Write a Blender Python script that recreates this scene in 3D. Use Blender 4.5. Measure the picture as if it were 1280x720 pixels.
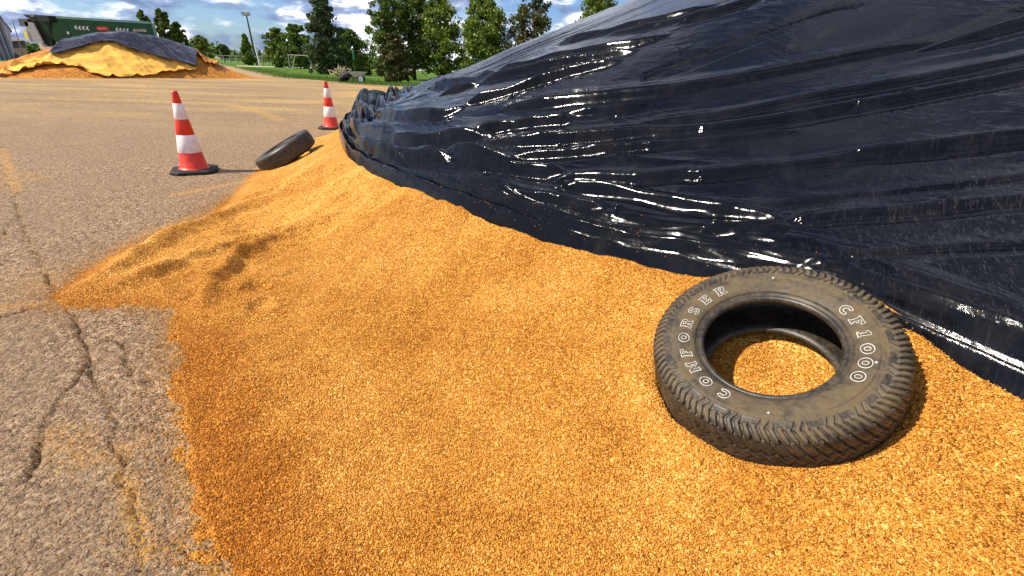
import bpy, math, random
import numpy as np
from mathutils import Matrix, Vector
for o in list(bpy.data.objects): bpy.data.objects.remove(o)
SC = bpy.context.scene; COL = SC.collection
# ------------------------------------------------------------------ camera
FOC = 575.0; PITCH = math.atan(275/FOC); ROLL = math.atan(.036); CAMH = 1.36
_f = np.array([0, math.cos(PITCH), -math.sin(PITCH)]); _r = np.array([1., 0, 0]); _u = np.array([0, math.sin(PITCH), math.cos(PITCH)])
cr = _r*math.cos(ROLL)+_u*math.sin(ROLL); cu = -_r*math.sin(ROLL)+_u*math.cos(ROLL); CP = np.array([0, 0, CAMH])
cam = bpy.data.cameras.new('camera'); co = bpy.data.objects.new('camera', cam); COL.objects.link(co)
cam.sensor_fit = 'HORIZONTAL'; cam.sensor_width = 36; cam.lens = 36*FOC/1280; cam.clip_start = .05; cam.clip_end = 5000
co.matrix_world = Matrix(((cr[0], cu[0], -_f[0], 0), (cr[1], cu[1], -_f[1], 0), (cr[2], cu[2], -_f[2], CAMH), (0, 0, 0, 1)))
SC.camera = co
# ------------------------------------------------------------------ light
SUN_EL = 46.0
sd = np.array([-1.0, -.22, 0]); sd /= np.linalg.norm(sd)
sund = np.array([sd[0]*math.cos(math.radians(SUN_EL)), sd[1]*math.cos(math.radians(SUN_EL)), math.sin(math.radians(SUN_EL))])
sl = bpy.data.lights.new('sun', 'SUN'); sl.energy = 5.0; sl.angle = math.radians(.5); sl.color = (1, .93, .80)
so = bpy.data.objects.new('sun', sl); COL.objects.link(so)
so.rotation_euler = Vector(sund).to_track_quat('Z', 'Y').to_euler()
W = bpy.data.worlds.new('World'); SC.world = W; W.use_nodes = True
nt = W.node_tree; nt.nodes.clear()
def N(nt, t, **k):
    n = nt.nodes.new(t)
    for a, b in k.items():
        if a.startswith('i_'): n.inputs[a[2:].replace('_', ' ')].default_value = b
        else: setattr(n, a, b)
    return n
def sock(nt, v): return v
def Mth(nt, op, a, b=None, c=None, clamp=False):
    n = nt.nodes.new('ShaderNodeMath'); n.operation = op; n.use_clamp = clamp
    for i, v in enumerate((a, b, c)):
        if v is None: continue
        if isinstance(v, (int, float)): n.inputs[i].default_value = v
        else: nt.links.new(v, n.inputs[i])
    return n.outputs[0]
def Ramp(nt, fac, stops, interp='LINEAR'):
    n = nt.nodes.new('ShaderNodeValToRGB'); n.color_ramp.interpolation = interp
    e = n.color_ramp.elements
    while len(e) < len(stops): e.new(.5)
    for i, (p, c) in enumerate(stops):
        e[i].position = p; e[i].color = (c, c, c, 1) if isinstance(c, (int, float)) else (*c, 1)
    nt.links.new(fac, n.inputs[0]); return n.outputs[0]
def Mix(nt, fac, a, b, blend='MIX'):
    n = nt.nodes.new('ShaderNodeMix'); n.data_type = 'RGBA'; n.blend_type = blend
    for i, v in ((0, fac), (6, a), (7, b)):
        if isinstance(v, (int, float)): n.inputs[i].default_value = v
        elif isinstance(v, tuple): n.inputs[i].default_value = (*v, 1)
        else: nt.links.new(v, n.inputs[i])
    return n.outputs[2]
def Noise(nt, vec, scale, detail=4, rough=.5, dist=0, out='Fac'):
    n = nt.nodes.new('ShaderNodeTexNoise'); n.inputs['Scale'].default_value = scale; n.inputs['Detail'].default_value = detail
    n.inputs['Roughness'].default_value = rough; n.inputs['Distortion'].default_value = dist
    if vec is not None: nt.links.new(vec, n.inputs['Vector'])
    return n.outputs[out]
def Vor(nt, vec, scale, feature='F1', rnd=1):
    n = nt.nodes.new('ShaderNodeTexVoronoi'); n.feature = feature; n.inputs['Scale'].default_value = scale; n.inputs['Randomness'].default_value = rnd
    nt.links.new(vec, n.inputs['Vector']); return n
def Scl(nt, vec, s):
    n = nt.nodes.new('ShaderNodeMapping'); n.inputs['Scale'].default_value = s; nt.links.new(vec, n.inputs['Vector']); return n.outputs[0]

sky = N(nt, 'ShaderNodeTexSky', sky_type='NISHITA', sun_disc=False, sun_elevation=math.radians(SUN_EL), sun_rotation=math.atan2(sd[0], sd[1]), altitude=100, air_density=1, dust_density=.6, ozone_density=2)
tc = N(nt, 'ShaderNodeTexCoord'); sep = N(nt, 'ShaderNodeSeparateXYZ'); nt.links.new(tc.outputs['Generated'], sep.inputs[0])
zc = Mth(nt, 'ADD', Mth(nt, 'MULTIPLY', Mth(nt, 'MAXIMUM', sep.outputs[2], 0.0), .8), .55)
cmb = N(nt, 'ShaderNodeCombineXYZ')
nt.links.new(Mth(nt, 'DIVIDE', sep.outputs[0], zc), cmb.inputs[0]); nt.links.new(Mth(nt, 'DIVIDE', sep.outputs[1], zc), cmb.inputs[1])
nt.links.new(Mth(nt, 'MULTIPLY', sep.outputs[2], 4.5), cmb.inputs[2])
cn = Noise(nt, cmb.outputs[0], 3.6, 9, .55, .15)
dens = Ramp(nt, cn, [(.42, 0), (.53, 1)])
shade = Noise(nt, cmb.outputs[0], 7.5, 7, .58)
ccol = Ramp(nt, shade, [(.38, (2.2, 3.0, 5.4)), (.49, (5.0, 6.2, 9.0)), (.57, (16.0, 16.0, 16.4))])
hs = N(nt, 'ShaderNodeHueSaturation'); hs.inputs['Saturation'].default_value = 1.15; hs.inputs['Value'].default_value = 1.0
nt.links.new(sky.outputs[0], hs.inputs['Color'])
skyc = Mix(nt, dens, Mix(nt, 1.0, hs.outputs[0], (.95, 1.18, 1.6), 'MULTIPLY'), ccol)
bg = N(nt, 'ShaderNodeBackground'); bg.inputs[1].default_value = .062; nt.links.new(skyc, bg.inputs[0])
wo = N(nt, 'ShaderNodeOutputWorld'); nt.links.new(bg.outputs[0], wo.inputs[0])
SC.view_settings.view_transform = 'Standard'; SC.view_settings.look = 'None'; SC.view_settings.exposure = .50; SC.view_settings.gamma = 1
# ------------------------------------------------------------------ helpers
def ray(x, y):
    d = _f*FOC+cr*(x-640)+cu*(360-y); return d/np.linalg.norm(d)
def gnd(x, y, z=0.):
    d = ray(x, y); return CP+(z-CAMH)/d[2]*d
def at(x, y, Y):
    d = ray(x, y); return CP+Y/d[1]*d
def tag(o, label=None, cat=None, group=None, kind=None):
    if label: o['label'] = label
    if cat: o['category'] = cat
    if group: o['group'] = group
    if kind: o['kind'] = kind
    return o
def empty(name, loc, rz=0):
    o = bpy.data.objects.new(name, None); COL.objects.link(o); o.location = loc; o.rotation_euler = (0, 0, rz); o.empty_display_size = .2; return o
def newmesh(name, V, F, mat, parent=None, smooth=True, attrs=None, loc=None):
    me = bpy.data.meshes.new(name); V = np.asarray(V, np.float32)
    if isinstance(F, np.ndarray):
        k = F.shape[1]; me.vertices.add(len(V)); me.vertices.foreach_set('co', V.ravel())
        me.loops.add(F.size); me.loops.foreach_set('vertex_index', F.astype(np.int32).ravel())
        me.polygons.add(len(F)); me.polygons.foreach_set('loop_start', np.arange(0, F.size, k, dtype=np.int32)); me.polygons.foreach_set('loop_total', np.full(len(F), k, np.int32))
        me.update(calc_edges=True)
    else:
        me.from_pydata([tuple(map(float, v)) for v in V], [], F); me.update()
    me.polygons.foreach_set('use_smooth', np.full(len(me.polygons), smooth))
    for k, a in (attrs or {}).items():
        at_ = me.attributes.new(k, 'FLOAT', 'POINT'); at_.data.foreach_set('value', np.asarray(a, np.float32).ravel())
    if mat: me.materials.append(mat)
    o = bpy.data.objects.new(name, me); COL.objects.link(o)
    if parent: o.parent = parent
    if loc is not None: o.location = loc
    return o
class MB:
    def __init__(s): s.v = []; s.f = []
    def add(s, V, F):
        b = len(s.v); s.v += [tuple(v) for v in V]; s.f += [tuple(i+b for i in f) for f in F]; return s
    def box(s, c, d, rz=0):
        c = np.array(c, float); V = []
        for z in (-.5, .5):
            for x, y in ((-.5, -.5), (.5, -.5), (.5, .5), (-.5, .5)):
                px, py = x*d[0], y*d[1]; V.append(c+[px*math.cos(rz)-py*math.sin(rz), px*math.sin(rz)+py*math.cos(rz), z*d[2]])
        return s.add(V, [(3, 2, 1, 0), (4, 5, 6, 7), (0, 1, 5, 4), (1, 2, 6, 5), (2, 3, 7, 6), (3, 0, 4, 7)])
    def tube(s, pts, rad, n=8, cap=True):
        pts = [np.array(p, float) for p in pts]; rr = rad if hasattr(rad, '__len__') else [rad]*len(pts); b = len(s.v)
        for i, p in enumerate(pts):
            t = pts[min(i+1, len(pts)-1)]-pts[max(i-1, 0)]; t /= np.linalg.norm(t)
            a = np.cross(t, [0, 0, 1.]) if abs(t[2]) < .9 else np.cross(t, [1., 0, 0]); a /= np.linalg.norm(a); c = np.cross(t, a)
            for k in range(n):
                an = 2*math.pi*k/n; s.v.append(tuple(p+rr[i]*(math.cos(an)*a+math.sin(an)*c)))
        for i in range(len(pts)-1):
            for k in range(n):
                s.f.append((b+i*n+k, b+(i+1)*n+k, b+(i+1)*n+(k+1) % n, b+i*n+(k+1) % n))
        if cap: s.f.append(tuple(b+k for k in range(n))); s.f.append(tuple(b+(len(pts)-1)*n+k for k in range(n))[::-1])
        return s
    def prism(s, poly, off):   # poly 3D points, off vector
        n = len(poly); P = [np.array(p, float) for p in poly]; off = np.array(off, float)
        return s.add(P+[p+off for p in P], [tuple(range(n))[::-1], tuple(range(n, 2*n))]+[(i, (i+1) % n, (i+1) % n+n, i+n) for i in range(n)])
    def lathe(s, prof, n=32, closed=False):
        b = len(s.v); m = len(prof)
        for k in range(n):
            a = 2*math.pi*k/n
            for r_, z_ in prof: s.v.append((r_*math.cos(a), r_*math.sin(a), z_))
        for k in range(n):
            for j in range(m if closed else m-1):
                a0 = b+k*m+j; a1 = b+k*m+(j+1) % m; b0 = b+((k+1) % n)*m+j; b1 = b+((k+1) % n)*m+(j+1) % m; s.f.append((a0, b0, b1, a1))
        return s
    def build(s, name, mat, parent=None, smooth=False, loc=None): return newmesh(name, s.v, s.f, mat, parent, smooth, loc=loc)
def perlin(x, y, seed=0):
    rs = np.random.RandomState(seed); perm = rs.permutation(256); ang = rs.rand(256)*2*np.pi; gx, gy = np.cos(ang), np.sin(ang)
    x = np.asarray(x, float); y = np.asarray(y, float)
    xi = np.floor(x).astype(int); yi = np.floor(y).astype(int); xf = x-xi; yf = y-yi
    u = xf*xf*xf*(xf*(xf*6-15)+10); v = yf*yf*yf*(yf*(yf*6-15)+10)
    def g(ix, iy, dx, dy):
        h = perm[(perm[ix & 255]+iy) & 255]; return gx[h]*dx+gy[h]*dy
    a = g(xi, yi, xf, yf); b = g(xi+1, yi, xf-1, yf); c = g(xi, yi+1, xf, yf-1); d = g(xi+1, yi+1, xf-1, yf-1)
    return ((a*(1-u)+b*u)*(1-v)+(c*(1-u)+d*u)*v)*1.5
def fbm(x, y, o=4, seed=0):
    r = 0; a = 1; t = 0
    for i in range(o): r = r+a*perlin(x*2**i, y*2**i, seed+i); t += a; a *= .5
    return r/t
def sst(x, a, b):
    t = np.clip((x-a)/(b-a), 0, 1); return t*t*(3-2*t)
def sdf(X, Y, poly):
    P = np.array(poly, float); Q = np.roll(P, -1, 0); d = np.full(X.shape, 1e9); ins = np.zeros(X.shape, bool)
    for a, b in zip(P, Q):
        e = b-a; t = np.clip(((X-a[0])*e[0]+(Y-a[1])*e[1])/(e@e), 0, 1)
        d = np.minimum(d, np.hypot(X-a[0]-t*e[0], Y-a[1]-t*e[1]))
        ins ^= ((a[1] > Y) != (b[1] > Y)) & (X < (b[0]-a[0])*(Y-a[1])/(b[1]-a[1]+1e-12)+a[0])
    return np.where(ins, d, -d)
def pline(X, Y, pts):
    """distance to a polyline, signed side, and 0..1 along it; evaluated only near it"""
    P = np.array(pts, float)[:, :2]; L = np.r_[0, np.cumsum(np.hypot(*np.diff(P, axis=0).T))]
    best = np.full(X.shape, 1e9); T = np.zeros(X.shape)
    for i in range(len(P)-1):
        a, e = P[i], P[i+1]-P[i]; t = np.clip(((X-a[0])*e[0]+(Y-a[1])*e[1])/(e@e), 0, 1)
        dx = X-a[0]-t*e[0]; dy = Y-a[1]-t*e[1]; d = np.hypot(dx, dy); m = d < abs(best)
        best = np.where(m, d*np.where(e[0]*dy-e[1]*dx < 0, -1, 1), best); T = np.where(m, (L[i]+t*(L[i+1]-L[i]))/L[-1], T)
    return best, T
def smooth_line(P, n=6):
    P = np.array(P, float); t = np.arange(len(P)); tt = np.linspace(0, len(P)-1, (len(P)-1)*n+1); out = []
    for q in tt:
        i = min(int(q), len(P)-2); f = q-i; p0 = P[max(i-1, 0)]; p1 = P[i]; p2 = P[i+1]; p3 = P[min(i+2, len(P)-1)]
        out.append(.5*((2*p1)+(-p0+p2)*f+(2*p0-5*p1+4*p2-p3)*f*f+(-p0+3*p1-3*p2+p3)*f**3))
    return np.array(out)
def gridmesh(name, X, Y, Z, mat, mask=None, attrs=None, parent=None, smooth=True):
    ny, nx = X.shape; idx = np.arange(nx*ny).reshape(ny, nx)
    F = np.stack([idx[:-1, :-1], idx[:-1, 1:], idx[1:, 1:], idx[1:, :-1]], -1)
    F = F[mask] if mask is not None else F.reshape(-1, 4)
    V = np.stack([X, Y, Z], -1).reshape(-1, 3); at_ = {k: a.ravel() for k, a in (attrs or {}).items()}
    if mask is not None:
        used = np.unique(F); rm = np.full(nx*ny, -1); rm[used] = np.arange(len(used)); F = rm[F]; V = V[used]; at_ = {k: a[used] for k, a in at_.items()}
    return newmesh(name, V, F, mat, parent, smooth, at_)
# ------------------------------------------------------------------ materials
def mat(name, base=(.5, .5, .5), rough=.6, spec=.5, metal=0):
    m = bpy.data.materials.new(name); m.use_nodes = True; n = m.node_tree; b = n.nodes['Principled BSDF']
    b.inputs['Base Color'].default_value = (*base, 1); b.inputs['Roughness'].default_value = rough; b.inputs['Specular IOR Level'].default_value = spec; b.inputs['Metallic'].default_value = metal
    return m, n, b
def ocoord(n): return n.nodes.new('ShaderNodeTexCoord').outputs['Object']
def attr(n, name):
    a = n.nodes.new('ShaderNodeAttribute'); a.attribute_name = name; return a.outputs['Fac']
def bump(n, b, h, dist, strength=1.0, prev=None):
    k = n.nodes.new('ShaderNodeBump'); k.inputs['Distance'].default_value = dist; k.inputs['Strength'].default_value = strength
    n.links.new(h, k.inputs['Height'])
    if prev is not None: n.links.new(prev, k.inputs['Normal'])
    if b is not None: n.links.new(k.outputs[0], b.inputs['Normal'])
    return k.outputs[0]
def paint(name, c, rough=.5, spec=.4, var=.25, sc=6., metal=0):
    m, n, b = mat(name, c, rough, spec, metal); v = ocoord(n)
    f = Noise(n, v, sc, 6, .6); n.links.new(Mix(n, Ramp(n, f, [(.3, 0), (.7, 1)]), tuple(x*(1-var) for x in c), tuple(min(1, x*(1+var)) for x in c)), b.inputs['Base Color'])
    n.links.new(Mth(n, 'ADD', Mth(n, 'MULTIPLY', f, .25), rough-.12), b.inputs['Roughness']); return m

GRAIN_RAMP = [(0, (.19, .055, .006)), (.3, (.49, .190, .023)), (.68, (.73, .330, .050)), (1, (.94, .60, .18))]
FRINGE_RAMP = [(0, (.13, .036, .006)), (.3, (.36, .115, .012)), (.7, (.58, .21, .022)), (1, (.76, .36, .06))]
def grain_mat(name, kernels=False, far=False):
    m, n, b = mat(name, rough=.7, spec=.14); v = ocoord(n)
    big = Noise(n, v, 2.2, 5, .6)
    if kernels:
        g = n.nodes.new('ShaderNodeNewGeometry'); rnd = g.outputs['Random Per Island']
    else:
        vo = Vor(n, Scl(n, v, (1, 1, 1)), 130 if not far else 25); sx = n.nodes.new('ShaderNodeSeparateColor'); n.links.new(vo.outputs['Color'], sx.inputs[0]); rnd = sx.outputs[0]
        h = Mth(n, 'SUBTRACT', 1, vo.outputs['Distance'])
        n2 = Noise(n, v, 45 if not far else 4, 4, .65)
        p = bump(n, None, n2, .016 if not far else .05, 1.0); bump(n, b, h, .0075 if not far else .03, 1.0, p)
    fac = Mth(n, 'ADD', Mth(n, 'MULTIPLY', rnd, .8), Mth(n, 'MULTIPLY', Mth(n, 'SUBTRACT', big, .38), .75), clamp=True)
    c = Ramp(n, fac, GRAIN_RAMP); fr = Ramp(n, fac, FRINGE_RAMP)
    f = Mix(n, attr(n, 'fringe'), c, fr)
    # paler chaff and dust patches
    pt = Ramp(n, Noise(n, v, 55, 4, .7), [(.60, 0), (.72, 1)])
    f = Mix(n, Mth(n, 'MULTIPLY', pt, .35), f, (.80, .56, .22))
    n.links.new(f, b.inputs['Base Color']); return m
M_grain = grain_mat('grain_surface'); M_kern = grain_mat('grain_kernels', True); M_grainfar = grain_mat('grain_far', far=True)

def tarp_mat(name, tint=(.0022, .0024, .0038), dusty=0):
    m, n, b = mat(name, tint, .2, .20); v = ocoord(n)
    uv = n.nodes.new('ShaderNodeCombineXYZ'); n.links.new(attr(n, 'pu'), uv.inputs[0]); n.links.new(attr(n, 'pv'), uv.inputs[1])
    st = Noise(n, Scl(n, uv.outputs[0], (1.0, 5.0, 1)), 9, 6, .6, .8)
    cr_ = Noise(n, Scl(n, uv.outputs[0], (1, 1.8, 1)), 38, 5, .62, 1.2)
    msk = Ramp(n, Noise(n, uv.outputs[0], 1.6, 3, .5), [(.50, .05), (.66, 1)])
    p = bump(n, None, st, .005, .2)
    wv = n.nodes.new('ShaderNodeVectorMath'); wv.operation = 'ADD'; n.links.new(Scl(n, uv.outputs[0], (1, 1.7, 1)), wv.inputs[0])
    nv = n.nodes.new('ShaderNodeVectorMath'); nv.operation = 'SCALE'; nv.inputs['Scale'].default_value = .16; n.links.new(Noise(n, uv.outputs[0], 3.5, 4, .6, out='Color'), nv.inputs[0]); n.links.new(nv.outputs[0], wv.inputs[1])
    fc = Vor(n, wv.outputs[0], 7.5); fc2 = Vor(n, wv.outputs[0], 21)
    mk2 = Ramp(n, Noise(n, uv.outputs[0], 1.1, 4, .6), [(.44, .10), (.60, 1)])
    p = bump(n, None, Mth(n, 'MULTIPLY', fc.outputs['Distance'], mk2), .014, .35, p); p = bump(n, None, Mth(n, 'MULTIPLY', fc2.outputs['Distance'], mk2), .005, .3, p)
    bump(n, b, Mth(n, 'MULTIPLY', cr_, msk), .0022, .6, p)
    dm = Ramp(n, Noise(n, v, 3.0, 7, .7, .6), [(.5, 0), (.78, 1)])
    sc = Ramp(n, Noise(n, Scl(n, uv.outputs[0], (5, 1.4, 1)), 16, 8, .75, 1.2), [(.54, 0), (.72, 1)])
    d2 = Mth(n, 'MULTIPLY', Mth(n, 'MULTIPLY', sc, attr(n, 'dust')), .22)
    dd = Mth(n, 'ADD', Mth(n, 'MULTIPLY', dm, .05), d2, clamp=True)
    n.links.new(Mix(n, dd, tint, (.22, .20, .21)), b.inputs['Base Color'])
    n.links.new(Mth(n, 'ADD', Mth(n, 'ADD', .06, Mth(n, 'MULTIPLY', Noise(n, v, 5, 5, .6), .12)), Mth(n, 'MULTIPLY', dd, .5)), b.inputs['Roughness'])
    return m
M_tarp = tarp_mat('black_plastic')

def asphalt_mat():
    m, n, b = mat('asphalt', rough=.85, spec=.25); v = ocoord(n)
    v1 = Vor(n, v, 125); v2 = Vor(n, v, 46); s1 = n.nodes.new('ShaderNodeSeparateColor'); n.links.new(v1.outputs['Color'], s1.inputs[0])
    s2 = n.nodes.new('ShaderNodeSeparateColor'); n.links.new(v2.outputs['Color'], s2.inputs[0])
    nn = Noise(n, v, 160, 3, .6); mid = Noise(n, v, 24, 6, .68)
    base = Ramp(n, Mth(n, 'ADD', Mth(n, 'ADD', Mth(n, 'MULTIPLY', s1.outputs[0], .45), Mth(n, 'MULTIPLY', s2.outputs[1], .25)), Mth(n, 'MULTIPLY', mid, .50)), [(.24, (.026, .014, .009)), (.44, (.17, .098, .058)), (.64, (.36, .225, .130)), (.95, (.74, .52, .30))])
    big = Ramp(n, Noise(n, v, .9, 6, .65, .4), [(.40, 0), (.60, 1)])
    base = Mix(n, Mth(n, 'MULTIPLY', big, .6), base, Mix(n, mid, (.10, .054, .034), (.50, .34, .19)))
    tan = Ramp(n, Noise(n, Scl(n, v, (.35, 1, 1)), .55, 6, .62), [(.36, 0), (.60, 1)])
    # the farther yard is worn smoother and dusted with grain meal
    far = Mth(n, 'MULTIPLY', attr(n, 'dusted'), Mth(n, 'ADD', .5, Mth(n, 'MULTIPLY', tan, .5)))
    mot = Ramp(n, Noise(n, v, 5.5, 7, .75), [(.40, 0), (.60, 1)])
    base = Mix(n, far, base, Mix(n, mot, Mix(n, tan, (.15, .095, .055), (.34, .22, .10)), Mix(n, tan, (.34, .225, .12), (.56, .37, .15))))
    sp = Mth(n, 'MULTIPLY', attr(n, 'spill'), Ramp(n, Mth(n, 'ADD', Mth(n, 'MULTIPLY', Noise(n, v, 14, 5, .7), .6), Mth(n, 'MULTIPLY', s1.outputs[1], .4)), [(.42, 0), (.56, 1)]))
    base = Mix(n, Mth(n, 'MULTIPLY', Ramp(n, attr(n, 'crack'), [(.3, 0), (.8, 1)]), .65), base, (.030, .020, .014))
    pit = Ramp(n, Noise(n, v, 16, 7, .8), [(.555, 0), (.66, .8)])
    base = Mix(n, pit, base, (.060, .038, .026))
    base = Mix(n, sp, base, (.66, .34, .065))
    n.links.new(base, b.inputs['Base Color'])
    h = Mth(n, 'ADD', Mth(n, 'MULTIPLY', Mth(n, 'SUBTRACT', 1, v1.outputs['Distance']), .5), Mth(n, 'MULTIPLY', mid, 1.5))
    p = bump(n, None, h, .013, 1.0); bump(n, b, Mth(n, 'ADD', Mth(n, 'SUBTRACT', 1, v2.outputs['Distance']), nn), .009, 1.0, p)
    return m
M_asph = asphalt_mat()
def grass_mat():
    m, n, b = mat('grass', rough=.9, spec=.1); v = ocoord(n)
    f = Mth(n, 'ADD', Mth(n, 'MULTIPLY', Noise(n, v, .22, 5, .6), .6), Mth(n, 'MULTIPLY', Noise(n, v, 3.0, 5, .7), .5))
    n.links.new(Ramp(n, f, [(.35, (.035, .085, .010)), (.55, (.085, .17, .018)), (.75, (.19, .23, .04))]), b.inputs['Base Color'])
    bump(n, b, Noise(n, v, 9, 5, .7), .15, 1); return m
M_grass = grass_mat()
def leaf_mat(name, stops):
    m, n, b = mat(name, rough=.55, spec=.3); g = n.nodes.new('ShaderNodeNewGeometry')
    n.links.new(Ramp(n, g.outputs['Random Per Island'], stops), b.inputs['Base Color'])
    tr = n.nodes.new('ShaderNodeBsdfTranslucent'); n.links.new(Ramp(n, g.outputs['Random Per Island'], [(p, tuple(min(1, x*1.5) for x in c)) for p, c in stops]), tr.inputs[0])
    mx = n.nodes.new('ShaderNodeMixShader'); mx.inputs[0].default_value = .22; n.links.new(b.outputs[0], mx.inputs[1]); n.links.new(tr.outputs[0], mx.inputs[2])
    n.links.new(mx.outputs[0], n.nodes['Material Output'].inputs[0]); return m
L_dark = leaf_mat('leaf_dark', [(0, (.026, .055, .008)), (.6, (.075, .13, .014)), (1, (.19, .26, .03))])
L_mid = leaf_mat('leaf_mid', [(0, (.035, .07, .008)), (.6, (.115, .185, .018)), (.93, (.27, .34, .035)), (1, (.20, .12, .03))])
L_silver = leaf_mat('leaf_silver', [(0, (.030, .055, .022)), (.6, (.065, .10, .035)), (1, (.14, .18, .06))])
L_rust = leaf_mat('leaf_rust', [(0, (.022, .040, .010)), (.5, (.06, .08, .018)), (.8, (.13, .12, .03)), (1, (.20, .08, .03))])
M_bark = paint('bark', (.09, .065, .045), .9, .1)
# ------------------------------------------------------------------ main pile height field
TN = np.array([-.363, -.253, .897]); TN /= np.linalg.norm(TN); TC = np.array([.874, 1.345, CAMH-.793])
TE1 = np.cross([0, 0, 1.], TN); TE1 /= np.linalg.norm(TE1); TE2 = np.cross(TN, TE1)

toe = [(.2, -1.6), (-.35, 0), (-.83, .83), (-1.13, 1.16), (-1.44, 1.58), (-1.77, 2.02), (-2.02, 2.38), (-2.34, 2.41), (-2.7, 2.36), (-2.86, 2.52), (-2.97, 2.92), (-3.02, 3.4), (-2.9, 3.87), (-2.97, 4.39), (-3.1, 4.9), (-3.35, 5.6),
       (-3.55, 6.4), (-3.75, 7.2), (-4.0, 8.6), (-3.6, 9.8), (-2.6, 10.8), (-.5, 12), (3, 13.5), (8, 15), (14, 16), (24, 10), (16, -8), (4, -8)]
toe_s = [(.2, -1.6), (-.35, 0), (-.83, .83), (-2.0, 2.4), (-2.75, 4.0), (-3.2, 5.2), (-3.7, 7), (-4.0, 8.6), (-3.6, 9.8), (-2.6, 10.8), (-.5, 12), (3, 13.5), (8, 15), (14, 16), (24, 10), (16, -8), (4, -8)]
def hprof(s, Y):
    k = sst(Y, 2.2, 5.4); s0 = 1.05-.9*k; w = .6-.2*k
    q = lambda s: .25*(np.sqrt((s-s0)**2+w*w)+(s-s0))
    return q(np.maximum(s, 0))-q(0*s)
def base_h(X, Y):
    s = sdf(X, Y, toe_s); h = hprof(s, Y); h = h-.09*sst(h, .8, 1.6)*sst(Y, 3.5, 6)-.10*np.maximum(h-1.6, 0)*sst(Y, 3.5, 6); h = np.where(h > 2.6, 2.6+1.2*np.tanh((h-2.6)/1.2), h)
    s2 = sdf(X, Y, toe)
    return h+.035*sst(s2, .0, .28)*(s < .6)*(1-sst(s, .0, .6)), s2
_gx = np.linspace(-6, 26, 321); _GX, _GY = np.meshgrid(_gx, _gx); _Z, _ = base_h(_GX, _GY)
def zfast(x, y):
    i = np.clip((np.asarray(x)+6)/.1, 0, 319.99); j = np.clip((np.asarray(y)+6)/.1, 0, 319.99); a = i.astype(int); b = j.astype(int); fx = i-a; fy = j-b
    return _Z[b, a]*(1-fx)*(1-fy)+_Z[b, a+1]*fx*(1-fy)+_Z[b+1, a]*(1-fx)*fy+_Z[b+1, a+1]*fx*fy
def hit(x, y):
    d = ray(x, y); t = np.linspace(.5, 14, 4000); P = CP+t[:, None]*d; k = np.where(P[:, 2] < zfast(P[:, 0], P[:, 1]))[0]
    return P[k[0]] if len(k) else P[-1]
def hit2(x, y, off=.05):
    d = ray(x, y); t = np.linspace(.5, 14, 4000); P = CP+t[:, None]*d; k = np.where(P[:, 2] < zfast(P[:, 0], P[:, 1])+off)[0]
    return P[k[0]] if len(k) else None
RIDGES = [([(86, 370), (150, 332), (230, 290), (300, 264), (370, 232), (430, 208)], .07, .08),
          ([(130, 368), (200, 340), (300, 303), (400, 268)], .055, .055),
          ([(250, 385), (262, 355), (300, 322), (370, 290), (440, 262)], .08, .07),
          ([(300, 250), (350, 232), (400, 212)], .045, .06),
          ([(370, 345), (430, 312), (500, 285)], .012, .07)]
HOLLOWS = [((303, 340), .035, .07), ((322, 360), .04, .06), ((327, 383), .045, .06), ((285, 352), .025, .05), ((215, 345), .02, .07), ((188, 352), .015, .05), ((260, 318), .015, .06), ((350, 335), .015, .05)]
RIDGES = [([hit(*p)[:2] for p in pl], a, w) for pl, a, w in RIDGES]; HOLLOWS = [(hit(*p)[:2], a, w) for p, a, w in HOLLOWS]
def pile_h(X, Y):
    h, s2 = base_h(X, Y)
    inn = sst(s2, .0, .22)
    h = h+inn*(.020*fbm(X*1.3, Y*1.3, 3, 3)+.009*fbm(X*5, Y*5, 3, 9))
    near = (X < 1) & (Y < 9)
    xs, ys = X[near], Y[near]; add = np.zeros(xs.shape)
    for pl, a, w in RIDGES:
        d, t = pline(xs, ys, pl); d = d+.03*fbm(xs*4, ys*4, 2, 5); add += a*np.exp(-(d/w)**2)*np.sin(np.pi*np.clip(t*.94+.06, 0, 1))**.5
    for c, a, w in HOLLOWS:
        d = np.hypot(xs-c[0]+.03*perlin(xs*12, ys*12, 4), ys-c[1]); a = a*.5; add += -a*np.exp(-(d/w)**2)+.5*a*np.exp(-((d-1.7*w)/(.6*w))**2)
    al = (xs*.72+ys*.69); ac = (-xs*.69+ys*.72); add += (.055*(fbm(al*.9, ac*4.2, 3, 301))+.02*fbm(al*3, ac*9, 2, 305))*np.exp(-((xs+2.0)**2+(ys-3.5)**2)/1.6)
    add += .026*fbm(xs*1.5+.5*ys, ys*3.2-xs, 3, 307)+.016*fbm(xs*3.5-1.2*ys, ys*.9+.5*xs, 3, 309)
    fp = perlin(xs*9+ys*4, ys*9-xs*2, 12); add += .012*np.clip(fp, 0, 1)*np.exp(-((xs+2.2)**2+(ys-3.4)**2)/.8)
    h[near] += add*inn[near]
    s2n = s2+.13*fbm(X*3.5, Y*3.5, 3, 21)+.06*fbm(X*17, Y*17, 2, 25)
    q = (np.asarray(X)-TC[0]-.07, np.asarray(Y)-TC[1]-.05); qr = np.hypot(q[0], q[1])*(1+.10*((q[0]*.82+q[1]*.57)/(np.hypot(q[0], q[1])+1e-6))**2); h = h-.075*(1-sst(qr, .33, .405))+.030*np.exp(-((qr-.45)/.055)**2)
    return np.where(s2n < .02, h-.006-.25*np.clip(.02-s2n, 0, .2), h), s2
def spaced(stops):
    o = [np.arange(a, b, st) for a, b, st in stops]; return np.r_[tuple(o+[[stops[-1][1]]])]
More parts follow.
